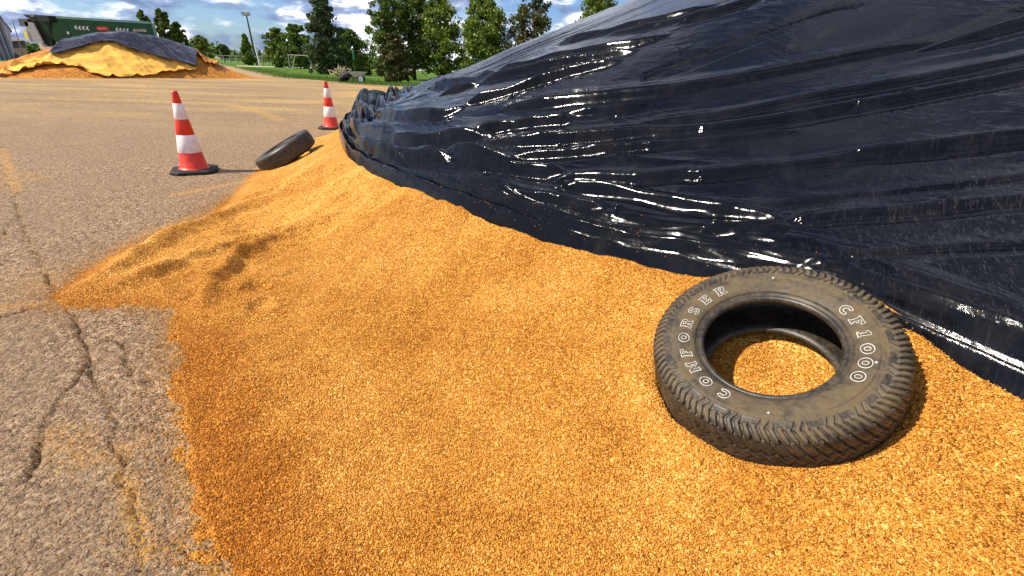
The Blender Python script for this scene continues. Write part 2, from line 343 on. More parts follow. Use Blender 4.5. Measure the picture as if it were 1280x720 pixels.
px = spaced([(-4.4, -3.4, .03), (-3.4, 1.9, .012), (1.9, 4, .06), (4, 24.4, .4)]); py = spaced([(-8, -.2, .3), (-.2, .4, .04), (.4, 5, .012), (5, 9.2, .025), (9.2, 16.4, .2)])
X, Y = np.meshgrid(px, py); Z, S2 = pile_h(X, Y)
fr = (1-sst(S2+.14*fbm(X*3.5, Y*3.5, 4, 31), .16, .44))*(1-.7*sst(Y, 1.9, 2.5))
fr = np.maximum(fr*.88, .7*(1-sst(S2+.05*fbm(X*5, Y*5, 2, 8), .05, .16)))
_E0 = [(-2.85, 8.15), (-2.6, 7.0)]+[hit(*p)[:2] for p in ((429, 186), (445, 205), (480, 223), (520, 238), (600, 271), (700, 306), (800, 332), (868, 345))]+[(1.22, 1.62)]+[hit(*p)[:2] for p in ((1140, 434), (1280, 503))]+[(5, -3), (12, 5), (10, 13), (4, 13), (-.8, 10.9), (-2.1, 9.6), (-2.75, 8.85)]
Z = Z-.05*sst(sdf(X, Y, _E0), .10, .22)
mk = (S2 > -.12); mk = mk[:-1, :-1] | mk[1:, 1:] | mk[1:, :-1] | mk[:-1, 1:]
pile = empty('grain_pile', (0, 3, 0)); tag(pile, 'large golden heap of loose grain spreading across the yard under the glossy black plastic sheet', 'grain pile')
ps = gridmesh('grain_surface', X, Y, Z, M_grain, mk, {'fringe': fr}); ps.parent = pile; ps.location = (0, -3, 0)
# near tyre and far tyre frames
# ------------------------------------------------------------------ black tarp over the main pile
Ep = [(429, 186), (445, 205), (480, 223), (520, 238), (600, 271), (700, 306), (800, 332), (868, 345)]
E = [(-2.35, 9.3), (-2.75, 8.85), (-2.85, 8.15), (-2.6, 7.0)]+[tuple(hit(*p)[:2]) for p in Ep]+[(1.04, 1.84), (1.24, 1.60)]+[tuple(hit(*p)[:2]) for p in ((1140, 434), (1280, 503))]+[(1.65, .76), (1.95, .15), (2.6, -1.2), (4, -3.5)]
K = [(-2.15, 9.45), (-2.15, 9.6), (-2.1, 9.8), (-1.95, 10.0), (-1.7, 10.3), (-1.3, 10.6), (-.8, 10.9), (-.2, 11.4), (.8, 12), (1.5, 12.4), (2.4, 12.75), (3.4, 13), (4.2, 13.2), (4.8, 13.4), (5.5, 13.7), (6.5, 14), (8, 14), (10, 13), (12, 10), (13, 5)]
cnt = [24, 30, 50, 50, 80, 110, 110, 180, 190, 190, 110, 70, 60, 60, 70, 80, 90, 50, 30]
tt = np.concatenate([i+np.arange(c)/c for i, c in enumerate(cnt)]+[[len(cnt)]])
def sampl(P, tt):
    P = np.array(P, float); S = smooth_line(P, 10); ts = np.linspace(0, len(P)-1, len(S)); return np.stack([np.interp(tt, ts, S[:, k]) for k in (0, 1)], -1)
Es, Ks = sampl(E, tt), sampl(K, tt); arc = np.r_[0, np.cumsum(np.hypot(*np.diff(Es, axis=0).T))]
NV = 1350; vv = np.linspace(0, 1, NV)**1.55
TX = Es[None, :, 0]*(1-vv[:, None])+Ks[None, :, 0]*vv[:, None]; TY = Es[None, :, 1]*(1-vv[:, None])+Ks[None, :, 1]*vv[:, None]
wid = np.hypot(*(Ks-Es).T)[None, :]; Wd = vv[:, None]*wid; A0_ = np.broadcast_to(arc[None, :], TX.shape); U = A0_-2.6; Vv = np.broadcast_to(vv[:, None], TX.shape)
TZ = zfast(TX, TY)+.012
left = np.exp(-(np.maximum(U, 0)/2.6)**2)                          # 1 at the bunched left end
thick = .018+.035*np.exp(-(np.maximum(U, 0)/1.6)**2)
edge = 1-np.exp(-Wd/.018)
def ridged(a, k=2.2): return (1-np.minimum(1, np.abs(a)*k))**2.2
wob = .35*fbm(U*.5, Vv*9, 2, 40)
f1 = ridged(fbm(U*.28, (Vv*22+wob*1.5), 2, 41), 3.2); f2 = ridged(fbm(U*.45+7, Vv*50+wob*2, 2, 43), 3.4); f3 = ridged(fbm(U*.8+3, Vv*110+wob*3, 2, 47), 3)
m1 = sst(fbm(U*.35+5, Vv*7, 2, 51), -.15, .35); m2 = sst(fbm(U*.5+9, Vv*10, 2, 55), 0, .4)
calm = 1-.9*sst(U, 5.2, 7.2); grow = sst(U, .2, 2.0)
disp = grow*(m1*.036*f1*(.3+.7*calm)+m2*.014*f2*(.12+.88*calm)+m1*m2*.003*f3*calm+.014*fbm(U*.5, Vv*13, 2, 53))
# crumpled patches
cp = sst(fbm(U*.9, Wd*1.3, 2, 66), .08, .45)
disp += cp*(.25+.75*calm)*grow*(.006*ridged(fbm(U*5, Wd*9, 2, 60), 2.5)+.003*ridged(fbm(U*11, Wd*16, 2, 63), 2.5))
# stacked rolls at the bunched left end: round tops, sharp valleys between
b1 = np.abs(fbm(U*.55+2, Wd*2.0+.6*fbm(U*.8, Wd*1.5, 2, 71), 1, 70)); b2 = np.abs(fbm(U*1.1+5, Wd*4.2+.5*fbm(U, Wd, 2, 74), 1, 73))
disp += left*(.34*b1**.8+.14*b2**.8-.03+.012*fbm(U*3, Wd*7, 2, 77)); disp *= sst(Wd, 0, .05)
# hem : rolled lip, trough, second roll
hv = .5+.5*fbm(U*1.4, 0*U, 2, 80); hemR = .028+.02*hv+.035*np.exp(-(np.maximum(U, 0)/2.4)**2); trw = .085+.03*hv
tyrey = 1-.75*np.exp(-((TX-1.1)**2+(TY-1.7)**2)/.10)
hem = hemR*np.exp(-((Wd-.035)/.030)**2)+(.030+.03*hv)*np.exp(-((Wd-trw-.075)/.032)**2)-(.016+.03*(1-sst(U, 4.5, 5.5)))*np.exp(-((Wd-.088)/.02)**2)
hem += .022*np.exp(-((Wd-.27-.05*hv)/.05)**2)*sst(U, 1, 3)+.045*sst(U, 6.2, 7.2)*sst(Wd, .115, .15)*(1-.9*sst(Wd, .16, .5))
for c_, w_, h_ in ((.055, .011, .026), (.13, .013, .040), (.22, .015, .040), (.34, .02, .03)): hem += h_*np.exp(-np.abs(Wd-c_-.035*fbm(U*.9, 0*U+c_*9, 3, 85))/w_)*(1-.8*sst(U, 5.2, 6.5))
hem *= tyrey; hem *= 1+.30*fbm(U*3.2, Wd*2, 2, 83)
FOLDS = [([(695, 238), (720, 232), (770, 236), (850, 250), (940, 262), (985, 270)], .034, .020),
 ([(690, 225), (720, 218), (800, 218), (850, 214), (880, 214), (960, 205), (1100, 188), (1280, 168)], .030, .020),
 ([(560, 194), (620, 205), (705, 214)], .035, .022), ([(597, 177), (660, 173), (730, 168), (794, 161), (868, 157), (960, 146), (1100, 122), (1280, 88)], .034, .024),
 ([(595, 165), (640, 154), (717, 147)], .035, .022), ([(628, 132), (700, 124), (780, 114), (850, 107), (960, 87), (1100, 60), (1280, 22)], .045, .035),
 ([(582, 128), (650, 108), (714, 88), (780, 72)], .04, .025), ([(550, 118), (600, 102), (660, 87), (720, 73), (800, 60)], .045, .028), ([(618, 90), (690, 72), (760, 60), (840, 40)], .04, .025),
 ([(440, 152), (480, 148), (540, 142), (584, 130)], .05, .035), ([(440, 168), (500, 175), (560, 172), (620, 166)], .06, .04), ([(440, 184), (480, 194), (560, 199), (640, 208)], .06, .04),
 ([(800, 132), (880, 116), (1000, 86), (1100, 63), (1200, 39), (1280, 14)], -.05, .028), ([(800, 98), (860, 80), (960, 41), (1080, 2)], -.05, .028),
 ([(650, 266), (740, 291), (800, 301), (870, 306), (930, 322)], .028, .022), ([(980, 272), (1040, 265), (1140, 256), (1280, 241)], .026, .022),
 ([(1065, 192), (1160, 184), (1280, 167)], .026, .02), ([(985, 332), (1100, 310), (1280, 298)], .012, .016), ([(470, 208), (560, 238), (660, 278), (740, 302)], .03, .025),
 ([(800, 150), (900, 138), (1000, 118), (1150, 92), (1280, 66)], .02, .02), ([(860, 262), (960, 250), (1100, 235), (1280, 214)], .010, .02),
 ([(480, 120), (540, 112), (620, 96)], .05, .03), ([(700, 52), (800, 28), (900, 2)], .035, .03), ([(760, 40), (860, 20), (960, -10)], .03, .03),
 ([(708, 138), (760, 132), (840, 120), (960, 96)], .028, .022), ([(640, 192), (720, 186), (800, 178), (900, 170), (1000, 158)], .022, .018), ([(620, 236), (680, 246), (760, 262)], .02, .02), ([(700, 250), (760, 268), (830, 282), (900, 284), (980, 300)], .012, .02), ([(880, 284), (940, 282), (990, 280)], .022, .018)]
fx, fy = TX.ravel(), TY.ravel(); fd = np.zeros(fx.shape)
jit = .006*fbm(fx*4, fy*4, 2, 90)
for pl, a, w in FOLDS:
    if pl[-1][0] >= 1280: pl = pl+[(1280+90*k, pl[-1][1]+90*k*(pl[-1][1]-pl[-2][1])/(pl[-1][0]-pl[-2][0])) for k in (1, 2, 3)]
    P = [hit2(*p) for p in pl]; P = [p[:2] for p in P if p is not None]
    if len(P) < 2: continue
    P = smooth_line(P, 3); lo = P.min(0)-.2; hi = P.max(0)+.2
    q = np.where((fx > lo[0]) & (fx < hi[0]) & (fy > lo[1]) & (fy < hi[1]))[0]
    d, t = pline(fx[q], fy[q], P); d = d+jit[q]; tp = np.clip(np.minimum(t, 1-t)*9, 0, 1)**.7
    mod = 1.0+.30*perlin(t*5+a*100, t*0, 91); w = w*1.3
    ww = w*(.55+.45*tp)
    d0 = d+.35*ww
    fd[q] -= .55*abs(a)*mod*tp*np.exp(-((d0+ww*1.75)/(ww*.95))**2)*(a > 0)
    fd[q] += a*mod*tp*np.where(d0 > 0, np.exp(-np.abs(d0/(ww*1.9))**1.7), np.exp(-np.abs(d0/(ww*.72))**2.6))
for kx_, ky_ in ((852, 60), (1140, 116), (1075, 131), (1070, 191), (880, 163), (878, 219), (700, 240), (772, 264), (1002, 272), (560, 150), (770, 142), (640, 118), (960, 40), (1180, 250)):
    kp = hit2(kx_, ky_)
    if kp is None: continue
    q = np.where((np.abs(fx-kp[0]) < .12) & (np.abs(fy-kp[1]) < .12))[0]; dxk = fx[q]-kp[0]; dyk = fy[q]-kp[1]; rk = np.hypot(dxk, dyk)*(1+.35*np.sin(3*np.arctan2(dyk, dxk)+kx_))
    fd[q] += .024*np.exp(-(rk/.022)**1.4)*(.7+.6*perlin(dxk*60, dyk*60, kx_))
disp = disp*(.35+.65*sst(Wd, .1, .45))*(1-.5*sst(U, 1.2, 2.6))+1.55*fd.reshape(TX.shape)*(1-.45*sst(U, 4.8, 6.6))*sst(Wd, .03, .2)
end = 1-np.exp(-A0_/.05)
TZf = TZ+(thick+disp+hem)*edge*(.25+.75*end)
TZf = np.maximum(TZf, TZ+.006*edge)-.012*(1-edge)
TZf[0, :] -= .02; TZf[:, 0] -= .03
dust = np.exp(-((TX-1.75)**2+(TY-1.75)**2)/.28)+.6*np.exp(-((TX-2.1)**2+(TY-1.2)**2)/.3)
ta = gridmesh('black_tarp', TX, TY, TZf, M_tarp, None, {'pu': U, 'pv': Wd, 'dust': np.clip(dust, 0, 1)})
tag(ta, 'huge glossy black plastic sheet with wrinkled folds draped over the nearest grain heap', 'tarpaulin')
tarp_poly = [tuple(p) for p in Es[::12]]+[tuple(p) for p in Ks[::-12]]
# ------------------------------------------------------------------ loose kernels
rng = np.random.default_rng(7)
def kernels(name, P, nrm, parent, frv, size=1.0):
    n = len(P); a = rng.uniform(.0032, .0046, n)*size; b = rng.uniform(.0015, .0022, n)*size; a = np.where(rng.random(n) < .012, a*2.0, a); c = b*rng.uniform(.8, 1, n)
    th = rng.uniform(0, 2*np.pi, n); t = np.stack([np.cos(th), np.sin(th), rng.normal(0, .38, n)], -1); t -= nrm*np.sum(t*nrm, -1, keepdims=True)*.75; t /= np.linalg.norm(t, axis=1, keepdims=True)
    s = np.cross(nrm, t); s /= np.linalg.norm(s, axis=1, keepdims=True); k = np.cross(t, s)
    V = np.stack([P+t*a[:, None], P-t*a[:, None], P+s*b[:, None], P-s*b[:, None], P+k*c[:, None], P-k*c[:, None]], 1).reshape(-1, 3)
    T = np.array([(0, 2, 4), (2, 1, 4), (1, 3, 4), (3, 0, 4), (2, 0, 5), (1, 2, 5), (3, 1, 5), (0, 3, 5)])
    F = (T[None]+6*np.arange(n)[:, None, None]).reshape(-1, 3)
    return newmesh(name, V, F, M_kern, parent, True, {'fringe': np.repeat(frv, 6)})
def surf(x, y):
    X_, Y_ = np.asarray(x), np.asarray(y); z, s = pile_h(X_.copy(), Y_.copy()); e = .01
    zx = (pile_h(X_+e, Y_.copy())[0]-z)/e; zy = (pile_h(X_.copy(), Y_+e)[0]-z)/e
    n = np.stack([-zx, -zy, np.ones_like(z)], -1); return z, s, n/np.linalg.norm(n, axis=1, keepdims=True)
NK = 620000
r_ = .35+3.4*rng.random(NK)**.8; th = rng.uniform(math.radians(-62), math.radians(62), NK); kx = r_*np.sin(th); ky = r_*np.cos(th)
h0 = zfast(kx, ky); P = np.stack([kx, ky, h0], -1)-CP; w = P@_f; ix = 640+FOC*(P@cr)/w; iy = 360-FOC*(P@cu)/w
ok = (ix > -30) & (ix < 1310) & (iy < 750)
q = np.stack([kx, ky, h0], -1)-TC; rad = np.hypot(q@TE1, q@TE2); ok &= ~((rad > .20) & (rad < .38)) | (q@TN < -.25)
kx, ky = kx[ok], ky[ok]; inT = sdf(kx, ky, tarp_poly) > .02; kx, ky = kx[~inT], ky[~inT]
z, s, n = surf(kx, ky)
ong = s > .03; kx, ky, z, s, n = kx[ong], ky[ong], z[ong], s[ong], n[ong]
if len(kx) > 330000: kx, ky, z, s, n = kx[:330000], ky[:330000], z[:330000], s[:330000], n[:330000]
frk = (1-sst(s+.14*fbm(kx*3.5, ky*3.5, 4, 31), .16, .44))*(1-.7*sst(ky, 1.9, 2.5))
k1 = kernels('grain_kernels', np.stack([kx, ky, z+rng.uniform(-.0016, .0036, len(z))], -1), n, pile, np.clip(frk, 0, 1)); k1.location = (0, -3, 0); tag(k1, kind='stuff')
# ------------------------------------------------------------------ ground
CR = [[(0, 175), (12, 225), (28, 285), (62, 350), (98, 410), (112, 450)], [(62, 350), (70, 372), (92, 380)], [(112, 450), (92, 478), (60, 520), (30, 600)], [(150, 590), (165, 625), (180, 690), (172, 719)],
      [(180, 690), (215, 680), (262, 700)], [(98, 410), (150, 425), (165, 470)], [(20, 270), (0, 300)], [(112, 450), (140, 520), (152, 590)], [(0, 395), (60, 380)]]
CR = [[gnd(*p)[:2] for p in c] for c in CR]
SP = [([(0, 185), (14, 222), (20, 238)], .05, .9), ([(0, 232), (60, 220)], .05, .7), ([(288, 131), (320, 138), (352, 150)], .13, .95), ([(30, 157), (70, 152), (130, 150)], .07, .35), ([(150, 590), (165, 625), (180, 690)], .03, .9),
      ([(180, 690), (215, 680), (262, 700)], .025, .7), ([(72, 540), (100, 575), (160, 560)], .07, .5), ([(0, 383), (70, 378)], .05, .7), ([(450, 118), (520, 112), (440, 108)], 1.0, .7), ([(0, 99), (330, 99)], .9, .6), ([(60, 130), (200, 128)], .12, .3), ([(222, 242), (300, 228)], .07, .9), ([(100, 345), (180, 292), (250, 266)], .06, .7)]
SP = [([gnd(*p)[:2] for p in pl], w, a) for pl, w, a in SP]
gx = spaced([(-900, -100, 80), (-100, -20, 5), (-20, -12, .5), (-12, -5, .06), (-5, -3.2, .03), (-3.2, -.3, .012), (-.3, 5, .4), (5, 40, 3), (40, 900, 80)]); gy = spaced([(-60, -2, 6), (-2, .4, .3), (.4, 4.6, .012), (4.6, 8, .04), (8, 20, .25), (20, 60, 1), (60, 160, 6), (160, 1500, 90)])
X, Y = np.meshgrid(gx, gy); Z = np.zeros(X.shape); spill = np.zeros(X.shape)
nr = (X > -12) & (X < 0) & (Y > .3) & (Y < 9); xs, ys = X[nr], Y[nr]
zz = .006*fbm(xs*2.5, ys*2.5, 3, 100)+.0022*fbm(xs*22, ys*22, 3, 103); crk = np.zeros(xs.shape)
for c in CR:
    d, t = pline(xs, ys, c); d = np.abs(d+.035*fbm(xs*7, ys*7, 3, 105)); crk = np.maximum(crk, np.exp(-(d/.0075)**2)*(.4+.6*sst(fbm(xs*3, ys*3, 2, 107), -.5, .2)))
fade = sst(xs, -12, -10)*(1-sst(xs, -.6, 0))*sst(ys, .3, .6)*(1-sst(ys, 7, 9))
Z[nr] = (zz-.028*crk)*fade-.004*(1-0*fade); Z[~nr] = -.004
for pl, w, a in SP:
    d, t = pline(X, Y, pl); spill = np.maximum(spill, a*np.exp(-(d/w)**2))
spill = np.maximum(spill, .7*np.exp(-np.clip(-sdf(X, Y, toe), 0, 9)/.035)*(Y < 12)); spill = np.maximum(spill, .35*sst(fbm(X*.6, Y*.6, 3, 110), .25, .6)*(Y < 30))
dusted = sst(Y, 6, 17)
crack = np.zeros(X.shape); crack[nr] = crk
g = gridmesh('ground', X, Y, Z, M_asph, None, {'spill': spill, 'dusted': dusted, 'crack': crack}); tag(g, kind='structure')
# scattered kernels on the asphalt
n1 = 240000
kx = rng.uniform(-4.2, -.3, n1); ky = rng.uniform(.4, 5.0, n1); s = sdf(kx, ky, toe); pr = np.exp(np.minimum(s, 0)/.12)*.85+.014
for c in CR: d, t = pline(kx, ky, c); pr = np.maximum(pr, .16*np.exp(-(d/.03)**2))
for pl, w, a in SP: d, t = pline(kx, ky, pl); pr = np.maximum(pr, .35*a*np.exp(-(d/w)**2)*(fbm(kx*8, ky*8, 2, 5) > 0))
ok = (rng.random(n1) < pr) & (s < .08); kx, ky = kx[ok], ky[ok]
PP = np.stack([kx, ky, np.full(len(kx), .002)], -1)
tw = np.where((Wd.ravel() < .45) & (Wd.ravel() > .02) & (U.ravel() > .5) & (U.ravel() < 7.5))[0]; tw = rng.choice(tw, 900, replace=False); tw = tw[rng.random(900) < np.exp(-Wd.ravel()[tw]/.12)]
PP = np.concatenate([PP, np.stack([TX.ravel()[tw], TY.ravel()[tw], TZf.ravel()[tw]+.002], -1)])
sg = kernels('scattered_grain', PP, np.tile([0, 0, 1.], (len(PP), 1)), None, np.full(len(PP), .45), 1.1); tag(sg, kind='stuff')

gp = [gnd(*p)[:2] for p in ((268, 79), (300, 85), (355, 96), (400, 99.5), (447, 104.5), (500, 107.5), (560, 110), (700, 115))]
def sheet(name, poly, z, m):
    P = smooth_line(poly, 8) if name == 'grass_field' else np.array(poly)
    V = [(p[0]+(.5*random.uniform(-1, 1) if name == 'grass_field' and 3 < i < len(P)-3 else 0), p[1], z) for i, p in enumerate(P)]
    if name == 'grass_field': V += [(60, 28, z), (600, 40, z), (700, 900, z), (-600, 900, z), (-400, 420, z), (-150, 200, z)]
    o = newmesh(name, V, [tuple(range(len(V)))], m, smooth=False); tag(o, kind='structure'); return o
random.seed(3)
sheet('grass_field', gp, .006, M_grass)
sheet('meadow', [(-900, 120), (-150, 105), (-62, 62), (-50, 66), (-70, 115), (-140, 300), (-900, 900)], .010, M_grass)
pa = np.array([gnd(*p)[:2] for p in ((296, 81.9), (400, 84.6), (400, 85.6), (296, 82.9))]); sheet('path', pa, .012, paint('path_dirt', (.45, .38, .28), .9, .2))
# grass tufts along the turf edge
gv = []; gf = []
GPs = smooth_line(gp, 20)
for i in range(16000):
    a = GPs[random.randrange(20, len(GPs)-20)]; d = abs(random.gauss(0, 2.2)); x = a[0]+random.uniform(-1.5, 1.5)+.2*d; y = a[1]+d; h = random.uniform(.05, .16); an = random.uniform(0, 6.28); w = .03
    b = len(gv); gv += [(x-w*math.cos(an), y-w*math.sin(an), 0), (x+w*math.cos(an), y+w*math.sin(an), 0), (x+random.uniform(-.06, .06), y+random.uniform(-.06, .06), h)]; gf.append((b, b+1, b+2))
M_blade = leaf_mat('grass_blade', [(0, (.04, .10, .012)), (.6, (.09, .17, .02)), (1, (.2, .24, .05))])
tag(newmesh('grass', np.array(gv), np.array(gf), M_blade, smooth=False), kind='stuff')
# ------------------------------------------------------------------ tyres
def rubber(name, dusty):
    m, n, b = mat(name, rough=.6, spec=.4); v = ocoord(n); sp = n.nodes.new('ShaderNodeSeparateXYZ'); n.links.new(v, sp.inputs[0])
    rr = Mth(n, 'SQRT', Mth(n, 'ADD', Mth(n, 'MULTIPLY', sp.outputs[0], sp.outputs[0]), Mth(n, 'MULTIPLY', sp.outputs[1], sp.outputs[1])))
    face = Mth(n, 'MULTIPLY', Ramp(n, rr, [(.0, 0), (.222, 0), (.245, 1), (.366, 1), (.378, .2)]), Ramp(n, Mth(n, 'ADD', sp.outputs[2], .5), [(.44, 0), (.475, 1)]))
    nz = Noise(n, v, 9, 7, .65, .5); nf = Noise(n, v, 60, 5, .7)
    dm = Mth(n, 'MULTIPLY', face, Ramp(n, nz, [(.36, .2), (.58, 1)])); dm = Mth(n, 'MULTIPLY', Mth(n, 'MULTIPLY', dm, dusty), Mth(n, 'SUBTRACT', 1, Mth(n, 'MULTIPLY', attr(n, 'groove'), .97)))
    sp2 = Ramp(n, Mth(n, 'ADD', Mth(n, 'MULTIPLY', nf, .6), Mth(n, 'MULTIPLY', nz, .5)), [(.48, 0), (.70, .7)])
    blk = Mix(n, sp2, (.020, .017, .014), (.12, .088, .052))
    n.links.new(Mix(n, dm, blk, Mix(n, nf, (.050, .034, .017), (.155, .108, .052))), b.inputs['Base Color'])
    n.links.new(Mth(n, 'ADD', .42, Mth(n, 'MULTIPLY', dm, .35)), b.inputs['Roughness']); bump(n, b, nf, .0015, .6); return m
M_rub = rubber('tyre_rubber_dusty', 1.0); M_rub2 = rubber('tyre_rubber_black', .12)
M_let = paint('letter_white', (.54, .52, .47), .6, .3, .3, 40)
def tyre_mesh(name, m, R, Wt, Rb, nth, rugged, parent):
    s = R/.385; hw = Wt
    key = [(Rb, -.036), (Rb+.004, -.028), (Rb+.012, -.024), (Rb+.018, -.027), (Rb+.026, -.020), (.245*s, -.010), (.275*s, -.002), (.305*s, .0), (.325*s, -.003), (.348*s, -.007), (.362*s, -.012), (.374*s, -.022), (.381*s, -.036), (.385*s, -.052), (.387*s, -.085), (.388*s, -hw/2)]
    cum = np.r_[0, np.cumsum(np.hypot(*np.diff(np.array(key), axis=0).T))]; K_ = np.array(key)
    half = np.interp(np.linspace(0, cum[-1], 95 if rugged else 50), cum, K_[:, 0]), np.interp(np.linspace(0, cum[-1], 95 if rugged else 50), cum, K_[:, 1])
    ro = np.r_[half[0], half[0][::-1][1:]]; zo = np.r_[half[1], (-hw-half[1])[::-1][1:]]
    inner = [(Rb+.002, -hw+.046), (.24*s, -hw+.042), (.30*s, -hw+.018), (.345*s, -hw+.022), (.366*s, -hw+.045), (.372*s, -hw/2), (.366*s, -.045), (.345*s, -.022), (.30*s, -.017), (.24*s, -.040), (Rb+.002, -.046)]
    ri = np.array([p[0] for p in inner]); zi = np.array([p[1] for p in inner]); th = np.linspace(0, 2*np.pi, nth, endpoint=False)
    Rr = np.repeat(ro[None], nth, 0).copy(); Zz = np.repeat(zo[None], nth, 0).copy(); T = np.repeat(th[:, None], len(ro), 1)
    # outward normals of the profile
    GR = np.zeros_like(Rr)
    dr, dz = np.gradient(ro), np.gradient(zo); L = np.hypot(dr, dz); nr_, nz_ = -dz/L, dr/L
    if nz_[np.argmax(zo)] < 0: nr_, nz_ = -nr_, -nz_
    zc = Zz+hw/2; az = np.abs(zc); tread = az < hw/2-.030; D = np.zeros_like(Rr)
    if rugged:
        per = 64; ph = T*per/(2*np.pi)
        tri = lambda x: 2*np.abs(2*(x-np.floor(x+.5)))-1
        g = np.zeros_like(Rr)
        for zc0, amp in ((0, .010), (.045, .007), (-.045, .007)):
            dd = np.abs(zc-zc0-amp*tri(ph*1.0+(.25 if zc0 else 0))); g = np.maximum(g, 1-sst(dd, .0025, .0055))
        lat = np.abs(tri(ph*.5+np.sign(zc)*.15+zc*9)); g = np.maximum(g, (1-sst(lat, .07, .17))*(az > .018))
        sip = np.abs(tri(ph*1.5+zc*30)); g = np.maximum(g, .45*(1-sst(sip, .05, .14)))
        D -= .0095*g*(Rr > .372*s)
        # shoulder lugs wrapping on to the sidewall
        side = (Rr > .316*s) & (Rr < .376*s) & (az > hw/2-.04)
        rp = (Rr-.316*s)/(.058*s); lug = sst(np.abs(tri(ph*.75+.18*tri(rp*1.0))), .34, .50)
        stp = ((rp > .38) | (np.floor(ph*.75+.5) % 2 == 0))
        D += side*.0058*lug*stp*sst(rp, .02, .10)-side*.004*(1-lug)*(rp > .5); GR = np.clip(g*(Rr > .372*s)+side*(1-lug*stp)*sst(rp, .0, .12), 0, 1)
        for rc, wd, hh in ((.318, .0016, .0022), (.304, .001, -.0012), (.238, .0016, .002), (.250, .001, .0015), (.231, .001, -.002)): D += hh*np.exp(-((Rr/s-rc)/wd)**2)*(az > .07)
    else:
        for zc0 in (-.05, -.018, .018, .05): D -= .006*(1-sst(np.abs(zc-zc0), .003, .006))*(Rr > .37*s)
        lat = np.abs(((T*70/(2*np.pi)+zc*12) % 1)-.5); D -= .004*(1-sst(lat, .04, .09))*tread*(az > .02)
        for rc, hh in ((.33, .003), (.25, .003)): D += hh*np.exp(-((Rr/s-rc)/.003)**2)
    D += .0018*np.sin(3*T+1)*0
    Rr += D*nr_[None]; Zz += D*nz_[None]
    Rr = np.concatenate([Rr, np.repeat(ri[None], nth, 0)], 1); Zz = np.concatenate([Zz, np.repeat(zi[None], nth, 0)], 1)
    # slack, unmounted bead: very slightly out of round
    Tm = np.repeat(th[:, None], Rr.shape[1], 1); Rr = Rr*(1+.006*np.cos(2*Tm+.6)*(Rr < .3)); Zz = Zz+.003*np.cos(2*Tm)*(Rr < .3)
    V = np.stack([Rr*np.cos(Tm), Rr*np.sin(Tm), Zz], -1).reshape(-1, 3); mm = Rr.shape[1]; i = np.arange(nth*mm).reshape(nth, mm); j = np.roll(i, -1, 0)
    F = np.stack([i, j, np.roll(j, -1, 1), np.roll(i, -1, 1)], -1).reshape(-1, 4)
    GR = np.concatenate([GR, np.zeros((nth, len(ri)))], 1)
    return newmesh(name, V, F, m, parent, True, {'groove': GR})
def frame_mat(c, n):
    n = np.array(n)/np.linalg.norm(n); e1 = np.cross([0, 0, 1.], n); e1 /= np.linalg.norm(e1); e2 = np.cross(n, e1)
    return Matrix(((e1[0], e2[0], n[0], c[0]), (e1[1], e2[1], n[1], c[1]), (e1[2], e2[2], n[2], c[2]), (0, 0, 0, 1)))
ty = empty('tyre', (0, 0, 0)); ty.matrix_world = frame_mat(TC, TN)
tag(ty, 'worn brown-dusted truck tyre with white outlined lettering lying on the grain beside the black sheet', 'tyre', 'old tyres weighing down the heap')
tyre_mesh('carcass', M_rub, .385, .245, .206, 1536, True, ty)
# raised outlined letters
def arcpts(cx, cy, rx, ry, a0, a1, n): return [(cx+rx*math.cos(math.radians(a0+(a1-a0)*i/n)), cy+ry*math.sin(math.radians(a0+(a1-a0)*i/n))) for i in range(n+1)]
def stroke(c, w):
    P = np.array(c); t = np.gradient(P, axis=0); t /= np.linalg.norm(t, axis=1, keepdims=True); nn = np.stack([-t[:, 1], t[:, 0]], -1); return [tuple(p) for p in np.r_[P+nn*w, (P-nn*w)[::-1]]]
GL = {
 'E': [[(0, 0), (.78, 0), (.78, .32), (.62, .32), (.56, .18), (.38, .18), (.38, .42), (.56, .42), (.56, .58), (.38, .58), (.38, .82), (.56, .82), (.62, .68), (.78, .68), (.78, 1), (0, 1), (0, .86), (.12, .86), (.12, .14), (0, .14)]],
 'F': [[(0, 0), (.5, 0), (.5, .14), (.38, .14), (.38, .42), (.56, .42), (.56, .58), (.38, .58), (.38, .82), (.56, .82), (.62, .66), (.78, .66), (.78, 1), (0, 1), (0, .86), (.12, .86), (.12, .14), (0, .14)]],
 'M': [[(0, 0), (.34, 0), (.34, .14), (.26, .14), (.26, .6), (.5, .16), (.74, .6), (.74, .14), (.66, .14), (.66, 0), (1, 0), (1, .14), (.94, .14), (.94, .86), (1, .86), (1, 1), (.72, 1), (.5, .56), (.28, 1), (0, 1), (0, .86), (.06, .86), (.06, .14), (0, .14)]],
 'R': [[(0, 0), (.42, 0), (.42, .14), (.34, .14), (.34, .4), (.42, .4), (.6, 0), (.9, 0), (.9, .14), (.8, .14), (.66, .44), (.8, .58), (.82, .78), (.7, .95), (.5, 1), (0, 1), (0, .86), (.1, .86), (.1, .14), (0, .14)], [(.34, .56), (.5, .56), (.58, .7), (.5, .84), (.34, .84)]],
 '1': [[(.1, 0), (.66, 0), (.66, .14), (.52, .14), (.52, 1), (.32, 1), (.08, .84), (.12, .7), (.26, .76), (.26, .14), (.1, .14)]],
 'O': [arcpts(.45, .5, .47, .5, 0, 360, 20)[:-1], arcpts(.45, .5, .17, .24, 0, 360, 14)[:-1]],
 'C': [stroke(arcpts(.45, .5, .34, .37, 48, 318, 16), .13)], 'S': [stroke(arcpts(.4, .73, .25, .17, 20, 250, 9)+arcpts(.4, .29, .27, .18, 80, -160, 9), .10)]}
GL['0'] = GL['O']
def zside(r, a=0): return .003*math.cos(2*a)*(r < .3)+ np.interp(r, [.224, .232, .245, .275, .305, .325, .348], [-.027, -.020, -.010, -.002, .0, -.003, -.007])
